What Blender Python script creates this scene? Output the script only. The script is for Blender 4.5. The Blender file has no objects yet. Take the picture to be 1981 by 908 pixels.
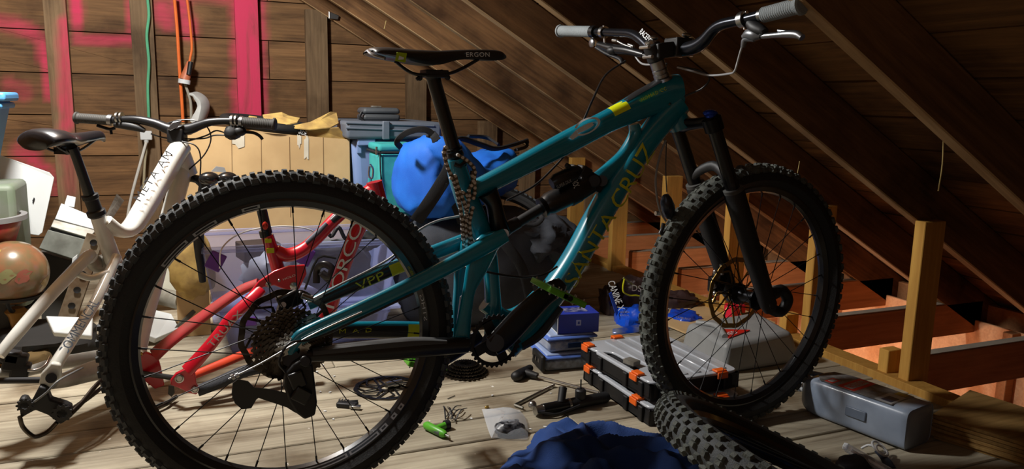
import bpy, bmesh, math, random
from mathutils import Vector, Matrix, noise
random.seed(7)
V = Vector
COL = bpy.context.scene.collection
SC = bpy.context.scene
# ------------------------------------------------------------------ camera
F = 1485.0; PITCH = math.radians(9.75); YAW = math.radians(22.8); ROLL = math.radians(1.2)
CAM = V((0, 0, 0.862))
FW = V((math.sin(YAW)*math.cos(PITCH), math.cos(YAW)*math.cos(PITCH), -math.sin(PITCH)))
R0 = V((math.cos(YAW), -math.sin(YAW), 0)); U0 = R0.cross(FW)
RT = R0*math.cos(ROLL) + U0*math.sin(ROLL); UP = -R0*math.sin(ROLL) + U0*math.cos(ROLL)
cd = bpy.data.cameras.new('camera'); cam = bpy.data.objects.new('camera', cd); COL.objects.link(cam)
cd.sensor_width = 36; cd.lens = F/1981*36; cd.clip_start = .02; cd.clip_end = 60
M = Matrix((RT, UP, -FW)).transposed().to_4x4(); M.translation = CAM; cam.matrix_world = M
SC.camera = cam
# ------------------------------------------------------------------ light
w = bpy.data.worlds.new('world'); SC.world = w; w.use_nodes = True
w.node_tree.nodes['Background'].inputs[0].default_value = (.55, .65, .8, 1)
w.node_tree.nodes['Background'].inputs[1].default_value = .03
BULB = V((-.38, 2.46, 1.72)); BULB_W = 180.0
WARM = V((2.55, 2.6, -.42)); WARM_W = 8.0
vs = SC.view_settings
vs.view_transform = 'Standard'; vs.look = 'None'; vs.gamma = 1; vs.use_curve_mapping = False; vs.exposure = 0.0
def lamp(name, loc, power, col, size):
    l = bpy.data.lights.new(name, 'POINT'); l.energy = power; l.color = col; l.shadow_soft_size = size
    o = bpy.data.objects.new(name, l); o.location = loc; COL.objects.link(o); return o
lamp('attic_bulb_light', BULB, BULB_W, (1, .985, .95), .10)
# added fill light behind the camera, standing in for unseen daylight
al = bpy.data.lights.new('front_fill_light', 'AREA'); al.shape = 'RECTANGLE'; al.size = .9; al.size_y = .7; al.energy = 1.5; al.color = (.72, .86, 1)
ao = bpy.data.objects.new('front_fill_light', al); ao.location = (-.7, -.36, 1.35); ao.rotation_euler = (math.radians(80), 0, math.radians(-10)); COL.objects.link(ao)
lamp('porch_lamp_light', WARM, WARM_W, (1, .66, .45), .06)
# ------------------------------------------------------------------ picking real points
def ray(x, y): return FW + RT*((x-990.5)/F) + UP*((454-y)/F)
def at(x, y, Y):
    r = ray(x, y); return CAM + r*(Y/r.y)
def fl(x, y, z=0.0):
    r = ray(x, y); return CAM + r*((z-CAM.z)/r.z)
def pln(x, y, p, n):
    r = ray(x, y); return CAM + r*((V(p)-CAM).dot(n)/r.dot(n))
def pxm(p): return (V(p)-CAM).dot(FW)/F          # metres per pixel at a point
# ------------------------------------------------------------------ materials
def lin(c):
    return tuple(((v/255)/12.92 if v/255 <= .04045 else ((v/255+.055)/1.055)**2.4) for v in c) + (1,)
MAT = {}
def pm(name, rgb, rough=.5, metal=0, coat=0, var=.12, scale=14, bump=0.0, bscale=200, rgb2=None, alpha=1, spec=.5, trans=0, emit=None):
    if name in MAT: return MAT[name]
    m = bpy.data.materials.new(name); m.use_nodes = True; nt = m.node_tree; N = nt.nodes; L = nt.links
    b = N['Principled BSDF']; c = lin(rgb); c2 = lin(rgb2) if rgb2 else tuple(v*(1-var) for v in c[:3])+(1,)
    tc = N.new('ShaderNodeTexCoord'); n = N.new('ShaderNodeTexNoise'); n.inputs['Scale'].default_value = scale; n.inputs['Detail'].default_value = 4
    L.new(tc.outputs['Object'], n.inputs['Vector'])
    r = N.new('ShaderNodeValToRGB'); r.color_ramp.elements[0].position = .38; r.color_ramp.elements[1].position = .62
    r.color_ramp.elements[0].color = c; r.color_ramp.elements[1].color = c2
    L.new(n.outputs['Fac'], r.inputs['Fac']); L.new(r.outputs['Color'], b.inputs['Base Color'])
    b.inputs['Roughness'].default_value = rough; b.inputs['Metallic'].default_value = metal
    b.inputs['Coat Weight'].default_value = coat; b.inputs['Coat Roughness'].default_value = .12
    b.inputs['Specular IOR Level'].default_value = spec; b.inputs['Alpha'].default_value = alpha
    b.inputs['Transmission Weight'].default_value = trans
    if bump:
        n2 = N.new('ShaderNodeTexNoise'); n2.inputs['Scale'].default_value = bscale; L.new(tc.outputs['Object'], n2.inputs['Vector'])
        bp_ = N.new('ShaderNodeBump'); bp_.inputs['Strength'].default_value = bump; bp_.inputs['Distance'].default_value = .004
        L.new(n2.outputs['Fac'], bp_.inputs['Height']); L.new(bp_.outputs['Normal'], b.inputs['Normal'])
    MAT[name] = m; return m
def wood(name, light, dark, axis=0, rough=.75, knots=True, paint=False, stain=None, gscale=1.0, dust=None):
    """grain runs along the object's own axis; every board differs through Object Info random"""
    m = bpy.data.materials.new(name); m.use_nodes = True; nt = m.node_tree; N = nt.nodes; L = nt.links
    b = N['Principled BSDF']; b.inputs['Roughness'].default_value = rough; b.inputs['Specular IOR Level'].default_value = .25
    tc = N.new('ShaderNodeTexCoord'); oi = N.new('ShaderNodeObjectInfo')
    off = N.new('ShaderNodeVectorMath'); off.operation = 'MULTIPLY_ADD'
    cmb = N.new('ShaderNodeCombineXYZ'); 
    for i in range(3): L.new(oi.outputs['Random'], cmb.inputs[i])
    off.inputs[1].default_value = (37, 19, 23); L.new(cmb.outputs[0], off.inputs[0]); L.new(tc.outputs['Object'], off.inputs[2])
    mp = N.new('ShaderNodeMapping'); s = [9*gscale]*3; s[axis] = 1.5*gscale; mp.inputs['Scale'].default_value = s
    L.new(off.outputs[0], mp.inputs['Vector'])
    n1 = N.new('ShaderNodeTexNoise'); n1.inputs['Scale'].default_value = 1.3; n1.inputs['Detail'].default_value = 7; n1.inputs['Roughness'].default_value = .65; n1.inputs['Distortion'].default_value = .8
    L.new(mp.outputs[0], n1.inputs['Vector'])
    mp2 = N.new('ShaderNodeMapping'); s2 = [110*gscale]*3; s2[axis] = 3*gscale; mp2.inputs['Scale'].default_value = s2; L.new(off.outputs[0], mp2.inputs['Vector'])
    n2 = N.new('ShaderNodeTexNoise'); n2.inputs['Scale'].default_value = 1; n2.inputs['Detail'].default_value = 3; L.new(mp2.outputs[0], n2.inputs['Vector'])
    add = N.new('ShaderNodeMath'); add.operation = 'MULTIPLY_ADD'; add.inputs[1].default_value = .45; L.new(n2.outputs['Fac'], add.inputs[0]); L.new(n1.outputs['Fac'], add.inputs[2])
    r = N.new('ShaderNodeValToRGB'); r.color_ramp.elements[0].position = .42; r.color_ramp.elements[1].position = .98
    r.color_ramp.elements[0].color = lin(dark); r.color_ramp.elements[1].color = lin(light); L.new(add.outputs[0], r.inputs['Fac'])
    out = r.outputs['Color']
    # whole-board tone
    hsv = N.new('ShaderNodeHueSaturation'); mr = N.new('ShaderNodeMapRange'); mr.inputs['To Min'].default_value = .78; mr.inputs['To Max'].default_value = 1.18
    L.new(oi.outputs['Random'], mr.inputs['Value']); L.new(mr.outputs[0], hsv.inputs['Value']); L.new(out, hsv.inputs['Color']); out = hsv.outputs['Color']
    if stain or dust:
        geo = N.new('ShaderNodeNewGeometry')
    if stain:
        ns = N.new('ShaderNodeTexNoise'); ns.inputs['Scale'].default_value = 3.2; ns.inputs['Detail'].default_value = 5; L.new(geo.outputs['Position'], ns.inputs['Vector'])
        rs = N.new('ShaderNodeValToRGB'); rs.color_ramp.elements[0].position = .52; rs.color_ramp.elements[1].position = .72; L.new(ns.outputs['Fac'], rs.inputs['Fac'])
        mx = N.new('ShaderNodeMixRGB'); mx.blend_type = 'MULTIPLY'; mx.inputs[2].default_value = lin(stain); L.new(rs.outputs['Color'], mx.inputs[0]); L.new(out, mx.inputs[1]); out = mx.outputs[0]
    if dust:      # paint flecks / dust specks
        nd = N.new('ShaderNodeTexNoise'); nd.inputs['Scale'].default_value = 48; nd.inputs['Detail'].default_value = 2; L.new(geo.outputs['Position'], nd.inputs['Vector'])
        rd = N.new('ShaderNodeValToRGB'); rd.color_ramp.elements[0].position = .74; rd.color_ramp.elements[1].position = .78; L.new(nd.outputs['Fac'], rd.inputs['Fac'])
        mx = N.new('ShaderNodeMixRGB'); mx.inputs[2].default_value = lin(dust); L.new(rd.outputs['Color'], mx.inputs[0]); L.new(out, mx.inputs[1]); out = mx.outputs[0]
    if paint:
        at_ = N.new('ShaderNodeVertexColor'); at_.layer_name = 'spray'
        np_ = N.new('ShaderNodeMath'); np_.operation = 'MULTIPLY'; L.new(at_.outputs['Color'], np_.inputs[0])
        rr = N.new('ShaderNodeMapRange'); rr.inputs['From Min'].default_value = .3; rr.inputs['From Max'].default_value = .6; rr.inputs['To Min'].default_value = .4; L.new(n1.outputs['Fac'], rr.inputs['Value']); L.new(rr.outputs[0], np_.inputs[1])
        mx = N.new('ShaderNodeMixRGB'); mx.inputs[2].default_value = lin((205, 58, 92)); L.new(np_.outputs[0], mx.inputs[0]); L.new(out, mx.inputs[1]); out = mx.outputs[0]
    L.new(out, b.inputs['Base Color'])
    bp_ = N.new('ShaderNodeBump'); bp_.inputs['Strength'].default_value = .35; bp_.inputs['Distance'].default_value = .003; L.new(add.outputs[0], bp_.inputs['Height']); L.new(bp_.outputs['Normal'], b.inputs['Normal'])
    MAT[name] = m; return m
# ------------------------------------------------------------------ mesh builder
def cr(pts, n=6):
    """Catmull-Rom through tuples of any length"""
    pts = [tuple(p) for p in pts]
    if len(pts) < 3: 
        a, b = pts; return [tuple(a[k]+(b[k]-a[k])*i/n for k in range(len(a))) for i in range(n+1)]
    P = [tuple(2*a-b for a, b in zip(pts[0], pts[1]))] + pts + [tuple(2*a-b for a, b in zip(pts[-1], pts[-2]))]
    out = []
    for i in range(1, len(P)-2):
        for j in range(n):
            t = j/n; t2 = t*t; t3 = t2*t
            out.append(tuple(.5*((2*b)+(-a+c)*t+(2*a-5*b+4*c-d)*t2+(-a+3*b-3*c+d)*t3) for a, b, c, d in zip(P[i-1], P[i], P[i+1], P[i+2])))
    out.append(pts[-1]); return out
class MB:
    def __init__(s): s.v = []; s.f = []; s.mi = []; s.m = 0
    def add(s, vs_, fs):
        o = len(s.v); s.v += [V(p) for p in vs_]; s.f += [tuple(i+o for i in f) for f in fs]; s.mi += [s.m]*len(fs); return s
    def box(s, c, size, R=None, taper=1.0):
        c = V(c); h = [x/2 for x in size]; P = []
        for z in (-1, 1):
            k = taper if z < 0 else 1
            for x, y in ((-1, -1), (1, -1), (1, 1), (-1, 1)):
                p = V((x*h[0]*k, y*h[1]*k, z*h[2])); P.append(c + (R @ p if R else p))
        return s.add(P, [(3, 2, 1, 0), (4, 5, 6, 7), (0, 1, 5, 4), (1, 2, 6, 5), (2, 3, 7, 6), (3, 0, 4, 7)])
    def hexa(s, P): return s.add(P, [(3, 2, 1, 0), (4, 5, 6, 7), (0, 1, 5, 4), (1, 2, 6, 5), (2, 3, 7, 6), (3, 0, 4, 7)])
    def bar(s, p0, p1, a, b, side=V((0, 1, 0))):
        """square bar, a across in the plane, b along side"""
        p0, p1 = V(p0), V(p1); t = (p1-p0).normalized(); e = side.cross(t).normalized(); f = t.cross(e).normalized()
        P = [p + e*(i*a/2) + f*(j*b/2) for p in (p0, p1) for i, j in ((-1, -1), (1, -1), (1, 1), (-1, 1))]
        return s.hexa(P)
    def tube(s, pts, rad, n=12, side=None, cap=True, sub=0, sq=1.0):
        """pts 3D; rad float | list | list of (a in plane, b along side)"""
        pts = [V(p) for p in pts]
        if not isinstance(rad, (list, tuple)): rad = [rad]*len(pts)
        rad = [(r, r) if not isinstance(r, (list, tuple)) else r for r in rad]
        if sub:
            q = cr([tuple(p)+tuple(r) for p, r in zip(pts, rad)], sub); pts = [V(a[:3]) for a in q]; rad = [a[3:] for a in q]
        o = len(s.v); e = None; K = len(pts)
        for i, p in enumerate(pts):
            t = (pts[min(i+1, K-1)] - pts[max(i-1, 0)])
            t = t.normalized() if t.length > 1e-9 else V((0, 0, 1))
            if side is not None: e1 = side.cross(t)
            elif e is None: e1 = t.orthogonal()
            else: e1 = e - t*e.dot(t)
            if e1.length < 1e-6: e1 = e if e else t.orthogonal()
            e1.normalize(); e = e1; e2 = t.cross(e1).normalized()
            for k in range(n):
                a = 2*math.pi*k/n; ca, sa = math.cos(a), math.sin(a)
                if sq != 1: ca = math.copysign(abs(ca)**sq, ca); sa = math.copysign(abs(sa)**sq, sa)
                s.v.append(p + e1*(rad[i][0]*ca) + e2*(rad[i][1]*sa))
        fs = []
        for i in range(K-1):
            for k in range(n):
                a = o+i*n+k; b = o+i*n+(k+1) % n; fs.append((a, b, b+n, a+n))
        if cap: fs.append(tuple(o+k for k in reversed(range(n)))); fs.append(tuple(o+(K-1)*n+k for k in range(n)))
        s.f += fs; s.mi += [s.m]*len(fs); return s
    def cyl(s, p0, p1, r0, r1=None, n=16): return s.tube([p0, p1], [r0, r0 if r1 is None else r1], n)
    def lathe(s, prof, o, axis, n=24, arc=1.0, closed=False, cap=True):
        """prof: (radius, height)"""
        axis = V(axis).normalized(); x = axis.orthogonal().normalized(); y = axis.cross(x); o = V(o); b = len(s.v); K = len(prof)
        for r, h in prof:
            for k in range(n):
                a = 2*math.pi*k/n*arc; s.v.append(o + axis*h + (x*math.cos(a)+y*math.sin(a))*r)
        fs = []
        for i in range(K if closed else K-1):
            j = (i+1) % K
            for k in range(n if arc == 1 else n-1):
                k2 = (k+1) % n; fs.append((b+i*n+k, b+i*n+k2, b+j*n+k2, b+j*n+k))
        if not closed and arc == 1 and cap:
            if prof[0][0] > 1e-5: fs.append(tuple(b+k for k in reversed(range(n))))
            if prof[-1][0] > 1e-5: fs.append(tuple(b+(K-1)*n+k for k in range(n)))
        s.f += fs; s.mi += [s.m]*len(fs); return s
    def prism(s, poly, d):
        """poly: 3D points of a flat outline; d: extrusion vector (centred)"""
        d = V(d); n = len(poly); P = [V(p)-d/2 for p in poly]+[V(p)+d/2 for p in poly]
        return s.add(P, [tuple(reversed(range(n))), tuple(range(n, 2*n))] + [(i, (i+1) % n, (i+1) % n+n, i+n) for i in range(n)])
    def sphere(s, c, r, n=16, m=10, R=None, sq=1.0, amp=0, ns=3, seed=0):
        if not isinstance(r, (tuple, list)): r = (r, r, r)
        c = V(c); o = len(s.v); sg = lambda q: math.copysign(abs(q)**sq, q)
        for i in range(m+1):
            a = math.pi*i/m - math.pi/2
            for k in range(n):
                b = 2*math.pi*k/n
                u = V((sg(math.cos(a))*sg(math.cos(b)), sg(math.cos(a))*sg(math.sin(b)), sg(math.sin(a))))
                if amp: u = u*(1+amp*noise.noise(u*ns+V((seed, 0, 0)))+.4*amp*noise.noise(u*ns*2.7+V((seed, 5, 0))))
                p = V((u.x*r[0], u.y*r[1], u.z*r[2])); s.v.append(c + (R @ p if R else p))
        fs = [(o+i*n+k, o+i*n+(k+1) % n, o+(i+1)*n+(k+1) % n, o+(i+1)*n+k) for i in range(m) for k in range(n)]
        s.f += fs; s.mi += [s.m]*len(fs); return s
    def build(s, name, mats, parent=None, smooth=35, bevel=0, kind=None, label=None, origin=None, seg=2, sol=0, sub=0):
        if not isinstance(mats, (list, tuple)): mats = [mats]
        base = V(origin) if origin is not None else (parent.get('_o') and V(parent['_o']) if parent is not None else None)
        if base is None:
            if s.v and parent is None:
                lo = V([min(p[i] for p in s.v) for i in range(3)]); hi = V([max(p[i] for p in s.v) for i in range(3)]); base = (lo+hi)/2; base.z = lo.z
            else: base = V((0, 0, 0))
        me = bpy.data.meshes.new(name); me.from_pydata([p-base for p in s.v], [], s.f)
        for m in mats: me.materials.append(m)
        for p, i in zip(me.polygons, s.mi): p.material_index = i
        if smooth:
            bm = bmesh.new(); bm.from_mesh(me); bmesh.ops.remove_doubles(bm, verts=bm.verts, dist=1e-6)
            bmesh.ops.recalc_face_normals(bm, faces=bm.faces)
            c = math.cos(math.radians(smooth))
            for f in bm.faces: f.smooth = True
            for e in bm.edges:
                if len(e.link_faces) == 2 and e.link_faces[0].normal.dot(e.link_faces[1].normal) < c: e.smooth = False
            bm.to_mesh(me); bm.free()
        o = bpy.data.objects.new(name, me); COL.objects.link(o)
        o['_o'] = tuple(base)
        if parent is not None:
            o.parent = parent; o.location = base - V(parent['_o'])
        else: o.location = base
        if kind: o['kind'] = kind
        if label: o['label'] = label
        if bevel:
            b = o.modifiers.new('bevel', 'BEVEL'); b.width = bevel; b.segments = seg; b.limit_method = 'ANGLE'; b.angle_limit = math.radians(40)
        if sub:
            b = o.modifiers.new('subsurf', 'SUBSURF'); b.levels = sub; b.render_levels = sub
        if sol:
            b = o.modifiers.new('solid', 'SOLIDIFY'); b.thickness = sol; b.offset = 0
        return o
def empty(name, loc, parent=None):
    o = bpy.data.objects.new(name, None); COL.objects.link(o); o.empty_display_size = .02
    loc = V(loc); o['_o'] = tuple(loc)
    if parent is not None: o.parent = parent; o.location = loc - V(parent['_o'])
    else: o.location = loc
    return o
def tag(o, label, cat=None, group=None, kind=None):
    if label: o['label'] = label
    if cat: o['category'] = cat
    if group: o['group'] = group
    if kind: o['kind'] = kind
    return o
def rotz(a): return Matrix.Rotation(a, 3, 'Z')
def text(name, s, p0, p1, h, mat, parent, nrm=None, up=None, wrap=None, ext=.0006, spacing=1.0):
    """lettering between p0 and p1 (baseline), h high, lifted along nrm; wrap(d)->offset along nrm for curved tubes"""
    cu = bpy.data.curves.new(name, 'FONT'); cu.body = s; cu.size = 1; cu.resolution_u = 3; cu.space_character = spacing
    t = bpy.data.objects.new(name, cu); COL.objects.link(t); dg = bpy.context.evaluated_depsgraph_get(); me = bpy.data.meshes.new_from_object(t.evaluated_get(dg)); bpy.data.objects.remove(t)
    xs = [v.co.x for v in me.vertices]; ys = [v.co.y for v in me.vertices]; x0, x1, y0, y1 = min(xs), max(xs), min(ys), max(ys)
    p0, p1 = V(p0), V(p1); ex = (p1-p0).normalized(); L_ = (p1-p0).length
    if up is None: up = nrm.cross(ex).normalized()
    else: up = (up-ex*up.dot(ex)).normalized()
    if nrm is None: nrm = ex.cross(up).normalized()
    base = V(parent['_o'])
    for v in me.vertices:
        u = (v.co.x-x0)/(x1-x0)*L_; d = (v.co.y-y0)/(y1-y0)*h
        v.co = p0 + ex*u + up*d + nrm*((wrap(d) if wrap else 0)+ext) - base
    me.materials.clear(); me.materials.append(mat)
    o = bpy.data.objects.new(name, me); COL.objects.link(o); o['_o'] = tuple(base); o.parent = parent; return o
# ------------------------------------------------------------------ materials used by the room
WFLOOR = wood('floor_wood', (186, 177, 155), (114, 102, 84), 0, stain=(150, 130, 105), dust=(225, 222, 214))
WWALL = wood('wall_wood', (146, 108, 70), (62, 42, 26), 0, paint=True, stain=(150, 140, 125))
WSTUD = wood('stud_wood', (140, 114, 84), (74, 56, 38), 2, paint=True, stain=(160, 150, 140))
WROOF = wood('roof_wood', (146, 106, 62), (62, 42, 26), 1, stain=(110, 90, 75))
WRAFT = wood('rafter_wood', (136, 98, 62), (62, 41, 25), 0, stain=(120, 105, 90))
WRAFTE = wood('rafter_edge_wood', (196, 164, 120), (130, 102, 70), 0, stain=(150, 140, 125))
WPOST = wood('post_wood', (205, 158, 78), (160, 112, 48), 2)
WJOIST = wood('joist_wood', (190, 134, 88), (138, 92, 58), 0)
WPLY = wood('ply_wood', (176, 140, 84), (112, 82, 42), 0)
WPLYW = wood('soffit_wood', (226, 176, 132), (188, 132, 92), 0)
# ------------------------------------------------------------------ floor
GW = 4.44                                  # inner face of gable wall boards
fb = MB().box((-.22, 2.3, -.10), (4.48, 4.4, .10)); floor = fb.build('floor', WFLOOR, kind='structure', smooth=0, origin=(0, 0, 0))
seam = 1.745 - .1365*9; r = random.Random(3); i = 0
y = seam
while y < 4.42:
    x0 = -2.45; cuts = sorted([r.uniform(-1.2, 1.8)]) if i % 2 else []
    if i == 14: cuts = [.405]
    if i == 16: cuts = [1.02]
    for x1 in cuts+[2.03]:
        g = .0035; dz = r.uniform(-.003, 0)
        MB().box(((x0+x1)/2, y+.1365/2, -.0125+dz), (x1-x0-g, .1365-g*(1.2+r.random()), .025)).build('floor_board', WFLOOR, floor, smooth=0, bevel=.0025, seg=1, origin=((x0+x1)/2, y+.068, -.0125))
        x0 = x1
    y += .1365; i += 1
# ------------------------------------------------------------------ gable wall: horizontal boards and studs with sprayed paint
SPRAY = [((-40, 42), (30, 48), 13, .8), ((30, 48), (78, 78), 12, .9), ((78, 78), (92, 130), 10, 1), ((92, 130), (96, 188), 9, .9), ((20, 165), (48, 178), 14, .45), ((35, 290), (62, 300), 14, .7),
    ((62, 312), (84, 325), 9, .8), ((100, 330), (112, 420), 9, .5), ((146, -20), (150, 55), 9, 1.1), ((150, 76), (256, 78), 9, .75), ((252, -20), (256, 80), 6, .6),
    ((312, 12), (322, 40), 16, .75), ((350, 10), (368, 62), 15, .8), ((400, -10), (460, 0), 10, .6), ((464, -10), (464, 220), 14, .75), ((506, -10), (508, 220), 9, .65), ((300, -10), (460, -12), 12, .5)]
SPSTUD = {0: [((128, 45), (130, 240), 12, .95), ((134, -20), (138, 40), 8, .45), ((122, 240), (140, 370), 10, .35)], 2: [((480, -60), (484, 240), 40, 1.3)]}
def spray_attr(me, base, strokes, Y):
    S = []
    for a, b, rr, st in strokes:
        A = at(a[0], a[1], Y); B_ = at(b[0], b[1], Y); S.append((A, B_, rr*pxm(A), st))
    ca = me.color_attributes.new('spray', 'FLOAT_COLOR', 'POINT')
    for i_, v in enumerate(me.vertices):
        p = v.co + base; val = 0
        for A, B_, rr, st in S:
            ax, az, bx, bz = A.x, A.z, B_.x, B_.z; dx, dz = bx-ax, bz-az
            t = max(0, min(1, ((p.x-ax)*dx+(p.z-az)*dz)/(dx*dx+dz*dz+1e-9))); d = math.hypot(p.x-ax-dx*t, p.z-az-dz*t)
            d += rr*.5*noise.noise(V((p.x*14, p.z*14, 0)))
            k = max(0, min(1, (1.8*rr-d)/(1.5*rr))); val = max(val, st*k*k*(3-2*k))
        ca.data[i_].color = (val, val, val, 1)
def board_grid(name, x0, x1, z0, z1, Y, dep, mat, parent, step=.022, strokes=None, ztop=None):
    nx = max(2, int((x1-x0)/step)); nz = max(2, int((z1-z0)/step)); P = []; fs = []
    for j in range(nz+1):
        for i_ in range(nx+1):
            x = x0+(x1-x0)*i_/nx; z = z0+(z1-z0)*j/nz
            if ztop: z = min(z, ztop(x))
            P.append((x, Y, z))
    W_ = nx+1
    fs = [(j*W_+i_, j*W_+i_+1, (j+1)*W_+i_+1, (j+1)*W_+i_) for j in range(nz) for i_ in range(nx)]
    m = MB(); m.add(P, fs)
    # sides
    per = [(x0, z0), (x1, z0), (x1, z1 if not ztop else min(z1, ztop(x1))), (x0, z1 if not ztop else min(z1, ztop(x0)))]
    for k in range(4):
        a = per[k]; b = per[(k+1) % 4]; m.add([(a[0], Y, a[1]), (b[0], Y, b[1]), (b[0], Y+dep, b[1]), (a[0], Y+dep, a[1])], [(0, 1, 2, 3)])
    base = V(((x0+x1)/2, Y, (z0+z1)/2)); o = m.build(name, mat, parent, smooth=0, origin=base)
    spray_attr(o.data, base, strokes or [], Y); return o
roofz = lambda x: 1.7245-.5817*x            # underside of the rafters
wb = MB().box((-.1, GW+.045, .9), (5.2, .03, 3.2)); wall = wb.build('wall_back', WWALL, kind='structure', smooth=0, origin=(0, GW, 0))
rr = random.Random(11)
zs = [at(60, yy, GW).z for yy in (57.5, 143.5, 225, 306, 383)]; pitch = (zs[0]-zs[4])/4
for k in range(-9, 6):
    zt = zs[0]-pitch*k; z0 = zt-pitch+.005
    if zt < .02: continue
    xs = [-2.4, 2.9] if k % 2 else [-2.4, .42, 2.9]
    for a, b in zip(xs, xs[1:]):
        board_grid('wall_board', a, b-.004, max(z0, 0), zt, GW+rr.uniform(0, .004), .02, WWALL, wall, strokes=SPRAY if k >= -3 else None, step=.024 if zt > .5 else .2, ztop=lambda x: 1.74+.12+.5817*abs(x+.95)*(-1)+.5817*.95+.0 if x < -.95 else roofz(x)+.16)
SY = 4.39
for k, (pa, pb) in enumerate(((98, 141), (262, 305), (461, 505), (595, 636), (788, 825), (930, 963))):
    xa, xb = at(pa, 200, SY).x, at(pb, 200, SY).x
    xm = (xa+xb)/2; top = min(roofz(xm)-.0, 2.1)
    board_grid('stud', xa, xb, 0, top, SY, GW-SY, WSTUD, wall, strokes=SPSTUD.get(k), step=.02)
for xm in (1.95, 2.4, -1.5, -1.05): board_grid('stud', xm-.045, xm+.045, 0, min(roofz(xm), 1.9) if xm > 0 else 1.9, SY, GW-SY, WSTUD, wall, step=.2)
# ------------------------------------------------------------------ roof: rafters and sheathing boards
RH = .14; ca, sa = math.cos(math.radians(30.2)), math.sin(math.radians(30.2)); RIDGE = -.95
ceil = empty('ceiling', (0, 0, 0)); ceil['kind'] = 'structure'
def rafter(Y, side=1):
    xa, xb = (RIDGE, 3.35) if side > 0 else (-3.0, RIDGE)
    za = roofz(RIDGE); L_ = (xb-xa)/ca
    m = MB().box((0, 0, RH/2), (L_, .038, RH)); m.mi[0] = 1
    base = V(((xa+xb)/2, Y, (roofz((xa+xb)/2) if side > 0 else za-.5817*((xb-xa)/2))))
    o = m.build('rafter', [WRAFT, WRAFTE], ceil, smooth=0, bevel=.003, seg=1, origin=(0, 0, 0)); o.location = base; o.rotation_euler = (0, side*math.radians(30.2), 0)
RY = [4.40-.4512*n for n in range(11)]
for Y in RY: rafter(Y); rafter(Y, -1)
n_ = V((sa, 0, ca)); sd = V((ca, 0, -sa))
for side in (1, -1):
    L_ = 4.96 if side > 0 else 2.4; t = 0.0
    while t < L_:
        bw = .182
        d_ = V((side*ca, 0, -sa)); nn = V((side*sa, 0, ca)); c = V((RIDGE, 0, roofz(RIDGE))) + d_*(t+bw/2) + nn*(RH+.011)
        for (ya, yb) in (((-.4, 1.9), (1.9, 4.5)) if int(t/bw) % 2 else ((-.4, 2.9), (2.9, 4.5))):
            o = MB().box((0, 0, 0), (bw-.006-rr.random()*.006, yb-ya-.004, .02)).build('sheathing_board', WROOF, ceil, smooth=0, origin=(0, 0, 0))
            o.location = (c.x, (ya+yb)/2, c.z+rr.uniform(0, .003)); o.rotation_euler = (0, side*math.radians(30.2), 0)
        t += bw
# shingle underlay closes the gaps between boards
for side in (1, -1):
    L_ = 5.1 if side > 0 else 2.5; d_ = V((side*ca, 0, -sa)); nn = V((side*sa, 0, ca)); c = V((RIDGE, 2.05, roofz(RIDGE))) + d_*(L_/2) + nn*(RH+.03)
    o = MB().box((0, 0, 0), (L_, 4.95, .012)).build('roof_underlay', pm('roofing_felt', (24, 22, 20), .9), ceil, smooth=0, origin=(0, 0, 0)); o.location = c; o.rotation_euler = (0, side*math.radians(30.2), 0)
# ------------------------------------------------------------------ knee wall posts, joists and eave on the right
kw = empty('wall_right', (2.05, 2.5, 0)); kw['kind'] = 'structure'
POSTX = []
def post(pl, pr, yy, Y, z0=-.12, wid=.0889, mat=WPOST):
    xa = at(pl, yy, Y-.019).x
    zt = roofz(xa)-.004
    m = MB().box((0, 0, (zt+z0)/2), (wid, .038, zt-z0)); b = V((xa+wid/2, Y, 0)); POSTX.append(xa+wid)
    o = m.build('post', mat, kw, smooth=0, bevel=.002, seg=1, origin=(0, 0, 0)); o.location = b-V(kw['_o'])
for pl_, pr_, yy, n in ((1764, 0, 670, 6), (1570, 0, 560, 5), (1408, 0, 500, 4), (1286, 0, 430, 3), (1184, 0, 460, 2), (1105, 0, 340, 1)):
    post(pl_, pr_, yy, RY[n]-.038)
# stubs sistered beside the posts
for px_, yy, n in ((1716, 720, 6), (1520, 640, 5)):
    p = at(px_, yy, RY[n]+.02); MB().box((p.x+.03, RY[n]+.04, -.01), (.06, .038, .22)).build('post', WPOST, kw, smooth=0, bevel=.002, seg=1)
for n in range(0, 9):
    Y = RY[n]+.0; top = .085; xa = 2.165; x1 = 3.05
    MB().box(((xa+x1)/2, Y, top-.07), (x1-xa, .038, .135)).build('joist', WJOIST, kw, smooth=0, bevel=.002, seg=1, origin=((xa+x1)/2, Y, 0))
    MB().box(((xa+x1)/2, Y-.0005, top+.0005), (x1-xa-.01, .036, .003)).build('joist_dust', pm('grey_dust', (150, 142, 128), .95), kw, smooth=0)
# edge plate along floor and outer eave wall
MB().box((2.06, 2.5, -.015), (.07, 3.9, .08)).build('edge_plate', WPOST, kw, smooth=0, bevel=.002)
ev = empty('wall_eave', (3.0, 2.5, 0)); ev['kind'] = 'structure'
for k in range(4):
    MB().box((3.02, 4.2-k*.62-.31, -.42), (.012, .612, .84)).build('soffit_panel', WPLYW, ev, smooth=0, bevel=.002, seg=1)
MB().box((2.45, 2.4, -.86), (1.3, 4.4, .02)).build('lower_ceiling', WPLYW, ev, smooth=0)
MB().box((2.0, 2.4, -.5), (.02, 4.4, .76)).build('lower_wall', WPLYW, ev, smooth=0)
MB().box((2.5, 4.46, -.3), (1.2, .02, 1.0)).build('end_panel', WPLYW, ev, smooth=0)
MB().box((3.1, 2.4, .0), (.03, 4.5, .12)).build('wall_plate', WJOIST, ev, smooth=0, bevel=.002)
for k in range(6): MB().box((2.99, 4.2-k*.45, -.3), (.05, .04, .6)).build('batten', WJOIST, ev, smooth=0, bevel=.002, seg=1)
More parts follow.
